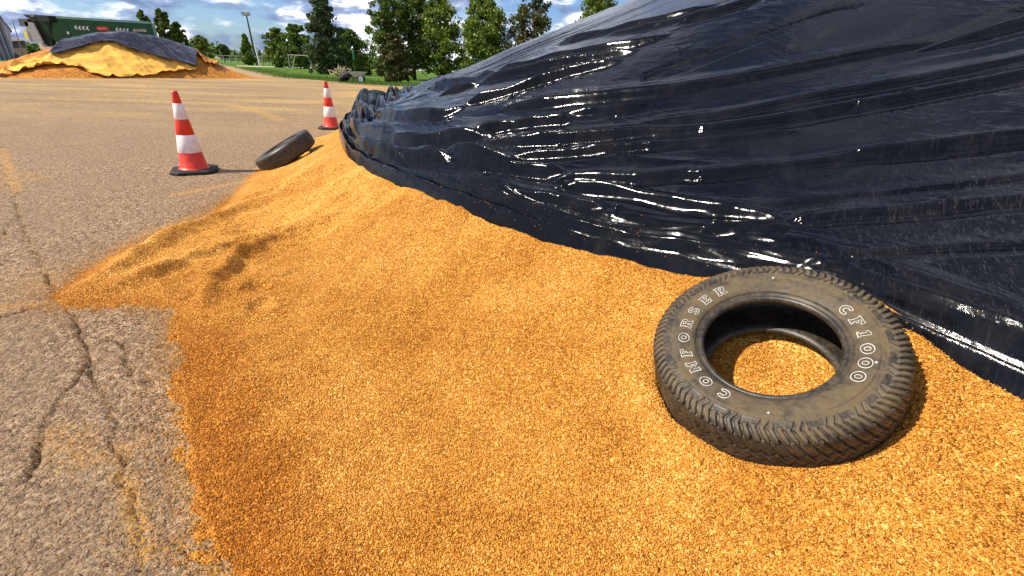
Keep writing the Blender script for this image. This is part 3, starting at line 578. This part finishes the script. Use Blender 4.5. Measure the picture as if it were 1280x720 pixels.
def lettering(word, a0, a1, rc, hgt, name):
    for i, chh in enumerate(word):
        mb = MB()
        a = math.radians(a0+(a1-a0)*i/(len(word)-1))
        for loop in GL[chh]:
            P = []
            for x, y in loop+[loop[0], loop[1]]:
                wch = .043; r = rc+(y-.5)*hgt; r += .006*math.cos(2*a+.6)*r*(r < .3); t = a-(x-.45)*wch/rc; P.append((r*math.cos(t), r*math.sin(t), zside(r, t)+.0016))
            mb.tube(P, .0014, 5, False)
        mb.build(name, M_let, ty, True)
lettering('COMFORSER', -86, -201.6, .271, .036, 'raised_letter'); lettering('CF1000', 63.3, 1.6, .266, .035, 'raised_letter')
M_riv = paint('steel_spot', (.6, .58, .55), .3, .6, metal=.8)
for r, a in ((.293, 119), (.293, -58.2), (.291, 16)):
    a = math.radians(a); MB().lathe([(0.0, .004), (.004, .003), (.0055, .0), (.0055, -.002)], 10).build('rivet', M_riv, ty, True, loc=(r*math.cos(a), r*math.sin(a), zside(r, a)+.001))
t2 = empty('tyre', (0, 0, 0)); n2 = np.array([-.47, -.17, .86]); n2 /= np.linalg.norm(n2); c2 = np.array([-3.08, 6.36, .17])+n2*(.215-.02)
t2.matrix_world = frame_mat(c2, n2); tag(t2, 'plain black tyre tilted on the toe of the heap behind the nearer traffic cone', 'tyre', 'old tyres weighing down the heap')
tyre_mesh('carcass', M_rub2, .405, .225, .235, 360, False, t2)
# ------------------------------------------------------------------ cones
def conemat():
    a = paint('cone_red', (.72, .035, .010), .4, .5, .28, 14); w = paint('reflective_white', (.84, .74, .73), .35, .4, .16, 16); k = paint('black_rubber', (.022, .020, .019), .7, .3, .3, 20); return a, w, k
CA, CW, CK = conemat()
def cone():
    o = empty('traffic_cone', (0, 0, 0)); Hc = .97; rb = .158; rt = .030; z0 = .045
    rad = lambda z: rb+(rt-rb)*(z-z0)/(Hc-z0)
    zs = [z0, .245, .46, .645, .83]
    mb = MB().lathe([(rad(z0)+.03, z0-.008), (rad(z0)+.012, z0+.004), (rad(z0+.02), z0+.02), (rad(.245), .245), (rad(.247)-.002, .25), (rad(.46)-.002, .457), (rad(.46), .46), (rad(.645), .645), (rad(.647)-.002, .65), (rad(.83)-.002, .827), (rad(.83), .83), (rt+.004, Hc-.02), (rt, Hc), (rt-.008, Hc+.002), (rt-.010, Hc-.1)], 40)
    mb.build('cone_body', CA, o, True)
    for a, b in ((.245, .46), (.645, .83)): MB().lathe([(rad(a)+.0005, a), (rad(a)+.003, a+.003), (rad(b)+.003, b-.003), (rad(b)+.0005, b)], 40).build('reflective_band', CW, o, True)
    mb = MB(); c = .26; k = .10
    oct_ = [(c, -c+k), (c, c-k), (c-k, c), (-c+k, c), (-c, c-k), (-c, -c+k), (-c+k, -c), (c-k, -c)]
    V = [(x, y, 0) for x, y in oct_]+[(x, y, .026) for x, y in oct_]+[(x*.94, y*.94, .040) for x, y in oct_]+[(x*.55, y*.55, .046) for x, y in oct_]; F = []
    for l in range(3): F += [(l*8+i, l*8+(i+1) % 8, (l+1)*8+(i+1) % 8, (l+1)*8+i) for i in range(8)]
    F += [tuple(range(7, -1, -1)), tuple(range(24, 32))]; mb.add(V, F).build('rubber_base', CK, o); return o
def dup(root):
    r = root.copy(); COL.objects.link(r)
    for ch in root.children: c = ch.copy(); COL.objects.link(c); c.parent = r
    return r
cA = cone(); cB = dup(cA); p = gnd(244, 214); cA.location = (p[0], p[1], .002); cA.rotation_euler = (0, 0, .5)
p = gnd(414.5, 160.5); cB.location = (p[0], p[1], .002); cB.rotation_euler = (0, 0, .2)
tag(cA, 'nearer red and white traffic cone on a black base, left of the tilted tyre', 'traffic cone', 'traffic cones around the heap')
tag(cB, 'smaller-looking farther red and white cone rising behind the grain next to the sheet end', 'traffic cone', 'traffic cones around the heap')
# ------------------------------------------------------------------ second heap
A0 = gnd(-25, 97.5)[:2]; A1 = gnd(333, 98)[:2]; ax = (A1-A0); LEN = np.hypot(*ax); ax /= LEN; bx = np.array([-ax[1], ax[0]])
if bx@A0 < 0: bx = -bx
WID = 9.0
def p2h(a, b):
    hr = np.interp(a/LEN, [0, .12, .3, .45, .56, .68, .80, .9, 1.0], [0, .55, 1.6, 2.35, 2.55, 2.35, 1.75, .95, 0])
    t = np.clip(b/WID, 0, 1); pr = np.minimum(1, np.maximum(0, 1-np.abs(t-.5)*2)*1.15); pr = 1-np.sqrt((1-pr)**2+.01)+.005
    return np.maximum(hr*np.clip(pr, 0, 1)*1.06, 0)
ga = np.linspace(0, LEN, 560); gb = np.linspace(0, WID, 330); GA, GB = np.meshgrid(ga, gb)
GZ = p2h(GA, GB)*(1+.05*fbm(GA, GB, 3, 200))+.05*fbm(GA*1.5, GB*1.5, 3, 205)*sst(p2h(GA, GB), 0, .5)
def w2(a, b): return A0[0]+ax[0]*a+bx[0]*b, A0[1]+ax[1]*a+bx[1]*b
wob_ = .35*fbm(GA*.8, 0*GA+3, 3, 207); X2, Y2 = w2(GA, GB+wob_*(1-GB/WID))
gridp = gridmesh('grain_pile', X2, Y2, GZ-.01, M_grainfar, None, {'fringe': .85+0*GA}); tag(gridp, 'distant golden grain heap under yellow and black sheets before the green trailer', 'grain pile')
_pts = np.stack([X2, Y2, GZ], -1).reshape(-1, 3)-CP; _w = _pts@_f; IX = (640+FOC*(_pts@cr)/_w).reshape(GA.shape); IY = (360-FOC*(_pts@cu)/_w).reshape(GA.shape)
SC['pile2'] = 'top %.1f at %.0f' % (IY.min(), IX.ravel()[IY.argmin()])
def sheet2(name, poly, mt, lab, cat, off, amp, fr, seed, edge=.12):
    front = GB < WID*.62
    S = sdf(IX, IY+0.0, poly)+.9*fbm(GA*1.1, GB*1.1, 2, seed+5); S = np.where(front, S, S if name == 'black_sheet' else -1)
    m = S > 0; m = m[:-1, :-1] & m[1:, 1:] & m[1:, :-1] & m[:-1, 1:]
    fold = ridged(fbm(GA*fr, GB*fr*1.6, 2, seed)); e = np.exp(-np.clip(S, 0, 99)/2.0)
    Zs = GZ+off+amp*.6*fold*(.12+e)+amp*.6*np.abs(fbm(GA*fr*1.6, GB*fr*1.6, 2, seed+2))*(.15+e)+edge*.6*e*(1-np.exp(-np.clip(S, 0, 9)*2))
    o = gridmesh(name, X2-bx[0]*off*.3, Y2-bx[1]*off*.3, Zs, mt, m, {'pu': GA, 'pv': GB, 'dust': 0*GA}); md = o.modifiers.new('thickness', 'SOLIDIFY'); md.thickness = .02; md.offset = -1
    tag(o, lab, cat); return o
M_yel = paint('yellow_canvas', (.80, .41, .07), .75, .25, .3, .9); M_org = paint('orange_canvas', (.62, .26, .05), .75, .25, .3, 3)
M_tarp2 = tarp_mat('weathered_black_plastic', (.030, .028, .040))
sheet2('black_sheet', [(62, 72), (74, 60), (96, 42), (140, 30), (200, 28), (250, 52), (262, 62), (247, 70), (246, 88), (228, 84), (180, 72), (142, 58), (128, 58), (70, 74)], M_tarp2, 'dull black plastic sheet over the top of the distant grain heap', 'tarpaulin', .27, .06, .9, 220)
sheet2('yellow_sheet', [(-10, 92), (6, 92), (18, 83), (40, 76), (70, 69), (128, 53), (142, 53), (180, 67), (228, 81), (248, 89), (215, 93), (175, 97), (148, 99), (128, 98), (112, 92), (92, 84), (60, 84), (38, 88), (20, 92), (0, 97)], M_yel, 'pale yellow crumpled sheet along the front of the distant heap below the black one', 'tarpaulin', .06, .34, .7, 240, .06)
sheet2('orange_sheet', [(236, 58), (262, 58), (280, 66), (292, 76), (276, 76), (272, 84), (258, 82), (248, 70)], M_org, 'rumpled orange cloth bunched at the right shoulder of the distant heap', 'tarpaulin', .10, .35, 1.6, 260, .2)
# stick in the heap
p = at(280, 88, 0+gnd(300, 97.5)[1]-1.5); MBs = MB().tube([(p[0], p[1], .2), (p[0]-.02, p[1], 1.9)], .025, 6); tag(MBs.build('stake', paint('grey_wood', (.25, .2, .15), .9)), 'thin grey stake stuck upright in the right slope of the distant heap', 'stake')
# ------------------------------------------------------------------ trailer
YT = 36.0
tl = at(40, 19, YT); tr_ = at(189, 28, 39.4); base = empty('grain_trailer', (tl[0], tl[1], 0)); base_loc = np.array([tl[0], tl[1], 0])
tag(base, 'long dark green grain trailer with white chevrons parked behind the distant heap', 'trailer')
dx = tr_-tl; LT = np.hypot(dx[0], dx[1]); dxy = np.array([dx[0], dx[1], 0])/LT; nb = np.array([-dxy[1], dxy[0], 0]);
if nb@base_loc < 0: nb = -nb
top = tl[2]; top2 = tr_[2]
M_gr = paint('trailer_green', (.004, .075, .012), .4, .5, .25, 2); M_grd = paint('trailer_dark', (.010, .018, .012), .6, .4); M_rim = paint('cap_pale_green', (.22, .42, .33), .5); M_blk = paint('chassis_black', (.02, .02, .02), .7)
M_wm = paint('marking_white', (.8, .82, .74), .5); M_red = paint('marking_red', (.65, .03, .02), .4); M_gp = paint('panel_grey', (.30, .31, .30), .6); M_yp = paint('panel_yellow', (.85, .68, .04), .5); M_bei = paint('chute_beige', (.60, .50, .36), .6)
def TP(a, b, z): return dxy*a+nb*b+np.array([0, 0, z])
def tz(a): return top+(top2-top)*a/LT
mb = MB(); mb.prism([TP(1.0, 0, 1.5), TP(LT, 0, 1.5), TP(LT, 0, tz(LT)), TP(0, 0, tz(0)), TP(.15, 0, tz(0)-.25)], nb*2.5); mb.build('trailer_body', M_gr, base)
mb = MB(); mb.prism([TP(-.1, -.06, tz(0)-.10), TP(LT+.05, -.06, tz(LT)-.10), TP(LT+.05, -.06, tz(LT)+.04), TP(-.1, -.06, tz(0)+.04)], nb*.14); mb.build('top_rail', M_rim, base)
mb = MB(); [MB().prism([TP(a, -.05, 1.52), TP(a+.10, -.05, 1.52), TP(a+.10, -.05, tz(a)-.12), TP(a, -.05, tz(a)-.12)], nb*.048).build('side_rib', M_gr, base) for a in np.arange(1.6, LT-.5, 1.55)]
mb = MB(); mb.prism([TP(1.2, .3, .95), TP(LT-.3, .3, .95), TP(LT-.3, .3, 1.48), TP(1.2, .3, 1.48)], nb*1.9); mb.build('chassis', M_blk, base)
rotw = Matrix.Rotation(math.atan2(dxy[1], dxy[0]), 4, 'Z')@Matrix.Rotation(math.pi/2, 4, 'X')
for a in (2.4, 3.7, 5.0, LT-1.5):
    for b in (.15, 2.2):
        w = MB().lathe([(.2, .1), (.3, .14), (.5, .14), (.52, .1), (.52, -.1), (.5, -.14), (.3, -.14), (.2, -.1)], 24, True).build('wheel', CK, base, True); w.matrix_local = Matrix.Translation(Vector(TP(a, b, .52)))@rotw
        h_ = MB().lathe([(0, .06), (.1, .07), (.19, .1), (.22, .12), (.22, -.12), (0, -.12)], 16).build('hub', M_red, w, True)
def on_side(x0, y0):   # spot on the near side, from its place in the photo
    d = ray(x0, y0); nn = nb; o = base_loc+TP(0, -.075, 0); t = ((o-CP)@nn)/(d@nn); q = CP+t*d-base_loc; return q@dxy, q[2]
mb = MB()
for xc, yc in ((95, 34.4), (99.8, 34.9), (104.6, 35.1), (109.5, 35.4), (146.5, 37.0), (151, 37.3), (155.5, 37.6), (160, 37.9)):
    a, z = on_side(xc, yc); w = .085; h = .12; MB().prism([TP(a+w, -.075, z+h), TP(a-w*.2, -.075, z+h), TP(a-w*1.2, -.075, z), TP(a-w*.2, -.075, z-h), TP(a+w, -.075, z-h), TP(a-w*.05, -.075, z)], nb*.03).build('chevron', M_wm, base)
a, z = on_side(128, 35.7); mb = MB().prism([TP(a-.30, -.072, z-.12), TP(a+.33, -.072, z-.12), TP(a+.38, -.072, z), TP(a+.30, -.072, z+.12), TP(a-.30, -.072, z+.12), TP(a-.38, -.072, z)], nb*.03); mb.build('red_badge', M_red, base)
mb = MB(); [mb.prism([TP(a+q, -.085, z-.05), TP(a+q+.07, -.085, z-.05), TP(a+q+.09, -.085, z+.05), TP(a+q+.02, -.085, z+.05)], nb*.02) for q in (-.24, -.12, 0, .12)]; mb.build('badge_marks', M_bei, base)
mb = MB()
for x_ in np.arange(168, 182, 1.9): a, z = on_side(x_, 38.2); mb.prism([TP(a-.09, -.075, z-.09), TP(a+.09, -.075, z-.09), TP(a+.07, -.075, z+.09), TP(a-.07, -.075, z+.09)], nb*.03)
mb.build('side_text', M_bei, base)
a, z = on_side(98, 47); MB().prism([TP(a-.15, -.075, z-.08), TP(a+.15, -.075, z-.08), TP(a+.15, -.075, z+.08), TP(a-.15, -.075, z+.08)], nb*.03).build('reflector', M_yp, base)
a, z = on_side(85, 41); MB().prism([TP(a-.06, -.075, z-.08), TP(a+.06, -.075, z-.08), TP(a+.06, -.075, z+.08), TP(a-.06, -.075, z+.08)], nb*.03).build('reflector', M_wm, base)
# open tailgate leaning out at the left end
def loc(x, y, dY=0): return at(x, y, YT+dY)-base_loc
mb = MB().prism([loc(30, 27), loc(41, 28), loc(54, 54), loc(38, 52)], np.array([0, .12, 0])); tg = mb.build('tailgate', M_gp, base)
MB().prism([loc(29, 36, -.05), loc(31, 36, -.05), loc(36.5, 51, -.05), loc(31, 47, -.05)], np.array([0, .04, 0])).build('yellow_edge', M_yp, tg)
MB().prism([loc(22, 23), loc(33, 23.5), loc(36, 33), loc(25, 32.5)], np.array([0, .5, 0])).build('hood_box', paint('hood_dark', (.10, .11, .10), .6), base)
MB().prism([loc(28, 18), loc(60, 19.5), loc(62, 27), loc(40, 26)], np.array([0, .6, 0])).build('end_canopy', M_grd, base)
MB().prism([loc(47, 54, -.1), loc(51, 55, -.1), loc(56, 59, -.1), loc(64, 58.5, -.1), loc(63, 63, -.1), loc(51, 62, -.1)], np.array([0, .6, 0])).build('discharge_chute', M_bei, base)
MB().prism([loc(42, 26, .3), loc(62, 26, .3), loc(66, 58, .3), loc(54, 56, .3)], np.array([0, .3, 0])).build('dark_end_panel', M_grd, base)  # plain dark panel filling the left end of the trailer side
# ------------------------------------------------------------------ left buildings
YB = 70.
def facade(name, pts, Y0, depth, mt, lab, cat):
    P = [at(x, y, Y0) for x, y in pts]; o = empty(name, (P[0][0], P[0][1], 0)); tag(o, lab, cat); b0 = np.array([P[0][0], P[0][1], 0])
    P = [p-b0 for p in P]; zb = 0
    return o, P
M_barn = paint('barn_cladding', (.16, .17, .22), .7, .3, .3, .5); M_roof = paint('roof_dark', (.05, .05, .06), .7)
o, P = facade('barn', [(-40, 70), (17, 70), (12, 36), (0, 19), (-22, 4), (-40, 10)], YB, 20, None, 'tall grey-blue barn with steep dark roof at the far left behind the yard', 'barn')
P[0][2] = 0; P[1][2] = 0
MB().prism(P, (-30, 22, 0)).build('wall', M_barn, o)
rf = MB()
e1_, e2_ = P[4], P[2]
rf.prism([P[4]+[0, -.3, .25], P[3]+[0, -.3, .25], P[2]+[.5, -.3, -.1], P[2]+[.5, -.3, -.45], P[3]+[0, -.3, -.15], P[4]+[0, -.3, -.15]], (-30.6, 22.6, 0)); rf.build('roof', M_roof, o)
mb = MB(); 
for k in range(9): a = P[0]+(P[1]-P[0])*(k+.5)/9; mb.box((a[0], a[1]-.05, 2.6), (.12, .08, 5.2))
mb.build('wall_rib', M_roof, o)
o, P = facade('shed', [(11, 64), (32, 64), (31, 51), (26, 48), (14, 48), (10, 52)], 85, 10, None, 'low brown roofed shed between the barn and the green trailer', 'shed')
P[0][2] = 0; P[1][2] = 0
MB().prism([P[0], P[1], P[2], P[5]], (-10, 9, 0)).build('wall', paint('shed_wall', (.30, .22, .17), .8), o); MB().prism([P[5]+[-.3, -.2, .02], P[2]+[.3, -.2, .02], P[3], P[4]], (-10.4, 9.4, 0)).build('roof', paint('shed_roof', (.28, .18, .15), .8), o)
p = at(22, 52, 80); q = at(16, 27, 80); MB_ = MB().tube([(p[0], 80, 0), (q[0], 80, q[2])], .06, 6); tag(MB_.build('utility_pole', M_gp), 'thin grey pole standing between the barn and the green trailer', 'pole')
# ------------------------------------------------------------------ trees
def leaves(centers, rads, per, ls, rs, name, m, parent, squash=.8):
    n = len(centers)*per; C_ = np.repeat(centers, per, 0); R_ = np.repeat(rads, per); d = rs.normal(size=(n, 3)); d /= np.linalg.norm(d, axis=1, keepdims=True)
    P = C_+d*(R_*rs.random(n)**.45)[:, None]*np.array([1, 1, squash]); a = rs.normal(size=(n, 3)); a /= np.linalg.norm(a, axis=1, keepdims=True)
    b = np.cross(a, rs.normal(size=(n, 3))); b /= np.linalg.norm(b, axis=1, keepdims=True); s = ls*rs.uniform(.6, 1.3, n)[:, None]
    V = np.stack([P-a*s, P+b*s*.6, P+a*s, P-b*s*.6], 1).reshape(-1, 3); F = np.arange(4*n).reshape(-1, 4)
    return newmesh(name, V, F, m, parent, False)
def tree(name, x, Y, ty_, hw, lab, cat, m, seed, shape='oval', low=.10, group='trees along the grass', dens=1.0, trunk_r=None):
    p = at(x, ty_, Y); H_ = p[2]; e = at(x+hw, ty_ if ty_ > 20 else 45, Y); e0 = at(x, ty_ if ty_ > 20 else 45, Y); Rw = abs(e[0]-e0[0]); rs = np.random.RandomState(seed)
    o = empty(name, (p[0], Y, 0)); tag(o, lab, cat, group)
    mb = MB(); tr = trunk_r or .022*H_; top_ = H_*.86; bend = rs.normal(0, .02*H_, 2)
    mb.tube([(0, 0, -.1), (bend[0]*.3, bend[1]*.3, H_*.3), (bend[0], bend[1], H_*.6), (bend[0]*.5, bend[1]*.5, top_)], [tr*1.2, tr*.85, tr*.5, tr*.1], 8)
    prof = {'oval': lambda t: np.clip(np.sin(np.pi*np.clip(.10+.90*t, 0, 1)**.8), 0, 1)**.55, 'cone': lambda t: (1-t)**.75*(.35+.65*sst(t, 0, .15))+.06, 'willow': lambda t: .55*np.sin(np.pi*np.clip(t, .02, .98))**.5+.6*(1-t)**2.0, 'bush': lambda t: np.sqrt(np.clip(1-(t-.35)**2/.45, 0, 1))}[shape]
    nc = int(120*dens); T_ = rs.random(nc)**.95; rr = np.sqrt(rs.random(nc))*.96+.04; an = rs.random(nc)*2*np.pi
    lob = 1+.22*np.sin(an*2+seed)+.16*np.sin(an*3+T_*9+seed*2); pr = prof(T_)
    Cc = np.stack([Rw*pr*rr*lob*np.cos(an), Rw*pr*rr*lob*np.sin(an), H_*(low+(1-low)*T_)], -1)
    rads = (.29*Rw*(.5+.6*rs.random(nc)))*(.45+.55*pr)
    for k in range(0, nc, 4):
        c = Cc[k]; z0 = max(.08*H_, c[2]-.35*math.hypot(c[0], c[1])-.05*H_); f = min(1, z0/top_); mb.tube([(bend[0]*f*.6, bend[1]*f*.6, z0), c*[.5, .5, 1]-[0, 0, .04*H_], c], [tr*.32, tr*.2, tr*.06], 5, False)
    mb.build('trunk', M_bark, o, True)
    leaves(Cc, rads, 62, max(.085, .020*Rw+.0017*Y), rs, 'crown', m, o); return o
tree('willow_tree', 399, 58, -6, 25, 'tall silvery grey-green tree with foliage drooping to the grass beside the goal frame', 'tree', L_silver, 1, 'willow', .03, dens=2.2)
tree('round_tree', 343, 96, 36, 15, 'left rounded bushy tree of the pair between the lamp mast and tall silvery tree', 'tree', L_mid, 2, 'bush', .02, dens=1.2)
tree('round_tree', 368, 92, 31, 18, 'right rounded bushy tree touching the tall silvery tree on its left', 'tree', L_dark, 3, 'bush', .02, dens=1.3)
tree('young_tree', 305, 110, 43, 10, 'small pointed young tree just left of the lamp mast', 'tree', L_mid, 4, 'cone', .02)
tree('young_tree', 277, 150, 56, 7, 'tiny dark round tree beyond the right end of the distant heap', 'tree', L_dark, 5, 'bush', .25, dens=.7)
tree('dark_tree', 432, 70, 38, 21, 'dark tree with sloping top just right of the tall silvery tree', 'tree', L_dark, 6, 'bush', .05, dens=1.4)
tree('small_bush', 452, 60, 68, 12, 'low green bush behind the wheelbarrow', 'bush', L_mid, 61, 'bush', .02, dens=.7)
tree('bushy_tree', 492, 40, 42, 19, 'brownish green leafy sapling clump right of the wheelbarrow in front of the tall trees', 'tree', L_rust, 7, 'oval', .04, dens=1.2)
tree('tall_tree', 480, 48, -22, 24, 'tall dark tree directly behind the wheelbarrow, first of the tall row', 'tree', L_dark, 8, 'oval', .12, dens=1.5)
tree('tall_tree', 512, 50, -18, 26, 'second tall tree of the row with crowns merging into its left neighbour', 'tree', L_dark, 9, 'oval', .12, dens=1.6)
tree('tall_tree', 547, 49, -4, 31, 'third tall tree of the row with uneven right side and gaps of sky', 'tree', L_mid, 10, 'oval', .10, dens=1.7)
tree('tall_tree', 605, 47, -10, 34, 'broad full-crowned tree standing alone above the rising edge of the black sheet', 'tree', L_mid, 11, 'oval', .06, dens=2.2)
tree('tall_tree', 668, 47, -16, 32, 'tree with sparse spreading top seen over the middle of the black sheet edge', 'tree', L_rust, 12, 'oval', .08, dens=1.3)
tree('tall_tree', 752, 45, -14, 32, 'rightmost treetop just peeping over the black sheet near the top edge', 'tree', L_mid, 13, 'oval', .08, dens=1.6)
tree('dark_willow', 176, 62, 14, 13, 'dark bushy tree at the right end of the green trailer, leftmost of three', 'tree', L_dark, 14, 'oval', .05, dens=1.2)
tree('dark_willow', 199, 63, 12, 14, 'tallest dark bushy tree behind the distant heap, middle of three', 'tree', L_dark, 15, 'oval', .05, dens=1.4)
tree('dark_willow', 219, 64, 27, 11, 'shorter dark bushy tree behind the distant heap, right one of three', 'tree', L_dark, 16, 'oval', .05, dens=1.2)
tree('far_bush', 247, 90, 45, 13, 'pale green rounded shrub just above the orange cloth on the distant heap', 'bush', L_mid, 17, 'bush', .02, dens=.9)
# distant woodland
rs = np.random.RandomState(77); cs = []; rd = []
for i in range(420):
    x = rs.uniform(240, 900); Yd = rs.uniform(240, 290); p = at(x, 70, Yd); h = 4.5+3.0*perlin(np.array([x/22.]), np.array([.3]), 5)[0]+rs.uniform(-1, 1); cs.append((p[0], Yd, rs.uniform(.3, 1)*h)); rd.append(2.6)
for i in range(120):
    x = rs.uniform(-80, 60); Yd = rs.uniform(150, 170); p = at(x, 70, Yd); cs.append((p[0], Yd, rs.uniform(.2, 2.2))); rd.append(1.8)
tag(leaves(np.array(cs), np.array(rd), 34, .75, rs, 'distant_wood', L_dark, None), kind='stuff')
# ------------------------------------------------------------------ lamp mast, wheelbarrow, fence, goal, small things
YL = 118.; pb = at(321, 79.5, YL); pt_ = at(308, 19, YL); o = empty('floodlight_mast', (pb[0], YL, 0)); tag(o, 'tall slim floodlight mast with lamps at its top beyond the grass', 'lamp mast')
MB().tube([(0, 0, 0), (pt_[0]-pb[0], 0, pt_[2])], [.30, .14], 8).build('mast', paint('mast_dark', (.06, .06, .07), .6), o)
mb = MB(); mb.box((pt_[0]-pb[0], 0, pt_[2]), (1.6, .25, .2)); mb.build('crossbar', M_gp, o)
for k in (-.55, .55): MB().box((pt_[0]-pb[0]+k, -.3, pt_[2]+.35), (.7, .5, .55)).build('floodlight', M_gp, o)
pb2 = at(324.5, 80, YL-4); MB_ = MB().tube([(pb2[0], YL-4, 0), (pb2[0]-.3, YL-4, 4.2)], .16, 6); tag(MB_.build('utility_pole', M_wm), 'short white post beside the foot of the floodlight mast', 'pole')
# wheelbarrow
pw = gnd(448, 103.5); wb = empty('wheelbarrow', (pw[0], pw[1], 0), math.radians(8)); wb.scale = (.72, .72, .72); tag(wb, 'pale metal wheelbarrow with a white-rimmed wheel parked on the grass edge', 'wheelbarrow')
k = 1.25
mb = MB(); Bt = [(-.62, -.42), (.75, -.42), (.75, .42), (-.62, .42)]; Bb = [(-.30, -.26), (.35, -.26), (.35, .26), (-.30, .26)]
V = [(x*k, y*k, 1.02) for x, y in Bt]+[(x*k, y*k, .52) for x, y in Bb]+[(x*k*.94, y*k*.94, 1.02) for x, y in Bt]+[(x*k*.92, y*k*.92, .56) for x, y in Bb]
F = [(i, (i+1) % 4, (i+1) % 4+4, i+4) for i in range(4)]+[(7, 6, 5, 4)]+[(i+8, i+12, (i+1) % 4+12, (i+1) % 4+8) for i in range(4)]+[(12, 13, 14, 15)]+[(i, i+8, (i+1) % 4+8, (i+1) % 4) for i in range(4)]
mb.add(V, F).build('tray', paint('galvanised', (.48, .47, .38), .5, .5), wb)
for s in (-1, 1): MB().tube([(1.35*k*.3, s*.1, .33), (-.2, s*.36, .48), (-1.25, s*.42, .55), (-1.5, s*.42, .62)], .03, 6).build('handle', M_blk, wb)
for s in (-1, 1): MB().tube([(-.4, s*.3, .5), (-.55, s*.32, .02)], .03, 6).build('leg', M_blk, wb)
w = MB().lathe([(.17, -.05), (.30, -.07), (.36, -.04), (.36, .04), (.30, .07), (.17, .05)], 24, True).build('wheel', CK, wb, True); w.matrix_local = Matrix.Translation((.32, -.30, .36))@Matrix.Rotation(math.pi/2, 4, 'X')
MB().lathe([(0, .06), (.2, .08), (.28, .06), (.28, -.06), (0, -.06)], 20).build('rim', M_wm, w, True)
w2_ = w.copy(); COL.objects.link(w2_); w2_.parent = wb; w2_.matrix_local = Matrix.Translation((.32, .30, .36))@Matrix.Rotation(math.pi/2, 4, 'X')
r2 = w.children[0].copy(); COL.objects.link(r2); r2.parent = w2_
# dark load in the barrow
rs = np.random.RandomState(5); mbv = MB()
for i in range(5):
    a = rs.rand()*6.28; mbv.tube([(-1.3+.3*i*.2, -.3+.12*i, .12), (-.9+.1*i, -.2+.1*i, .45+.06*i), (-.4+.05*i, .05*i-.1, .5)], [.16, .2, .12], 8)
lo_ = mbv.build('folded_sheet', M_blk, None, True, loc=(pw[0], pw[1], 0)); tag(lo_, 'dark bundled sheet slumped against the left side of the wheelbarrow', 'bundle')
# wire fence behind lamp
YF = 112.; f0 = at(272, 76, YF); f1 = at(345, 78, YF); o = empty('wire_fence', (f0[0], YF, 0)); tag(o, 'thin wire fence with grey posts running behind the lamp mast', 'fence')
L_ = f1[0]-f0[0]
for i in range(10): MB().tube([(L_*i/9, 0, 0), (L_*i/9, 0, 1.9)], .07, 6).build('post', M_gp, o)
for h in (.5, 1.1, 1.75): MB().tube([(0, 0, h), (L_, 0, h)], .03, 4).build('wire', M_gp, o)
# football goal
YG = 84.; g0 = at(360, 68.6, YG); g1 = at(376, 68.9, YG); o = empty('football_goal', (g0[0], YG, 0)); tag(o, 'white tubular goal frame partly hidden by the tall silvery tree', 'goal'); Lg = g1[0]-g0[0]
MB().tube([(0, 0, g0[2]), (Lg+1.5, 0, g0[2])], .045, 6).build('crossbar', M_bei, o); MB().tube([(Lg*.55, 0, g0[2]), (-.2, 1.2, 0)], .06, 6).build('brace', M_wm, o)
for xx in (0, Lg+1.5): MB().tube([(xx, 0, 0), (xx, 0, g0[2])], .06, 6).build('post', M_gp, o)
p = at(443, 80, 66); MB_ = MB().tube([(0, 0, 0), (0, 0, at(443, 62, 66)[2])], .10, 6); b_ = MB_.build('utility_pole', paint('green_pole', (.03, .18, .10), .5), loc=(p[0], 66, 0)); tag(b_, 'slim green post standing in front of the dark tree behind the wheelbarrow', 'pole')
# pale brush heap
rs = np.random.RandomState(9); mb = MB(); p = at(428, 80, 50)
for i in range(80):
    a = rs.normal(0, [.4, .3, 0]); a[2] = rs.uniform(.05, .5); b = a+rs.normal(0, .28, 3)+[-.1, 0, .2]; b[2] = max(.1, min(1.5, b[2])); mb.tube([a, (a+b)/2+rs.normal(0, .1, 3), b], [.05, .045, .02], 5)
tag(mb.build('brush_heap', paint('pale_wood', (.42, .33, .20), .9), None, True, loc=(p[0], 50, 0)), 'pale heap of cut branches beside the foot of the silvery tree', 'brush heap')
# white low building behind the tall row
p0 = at(495, 87, 120); p1 = at(640, 92, 120); o = empty('storage_building', (p0[0], 120, 0)); tag(o, 'long low white building glimpsed under the tall tree row', 'building')
MB().box(((p1[0]-p0[0])/2, 2, 1.1), (p1[0]-p0[0], 4, 2.2)).build('wall', M_wm, o); MB().box(((p1[0]-p0[0])/2, 2, 2.35), (p1[0]-p0[0]+.6, 4.6, .24)).build('roof', M_roof, o)
print('E', np.round(E, 2).tolist())
print('PILE2', SC['pile2'], 'trailer', top, top2, LT)
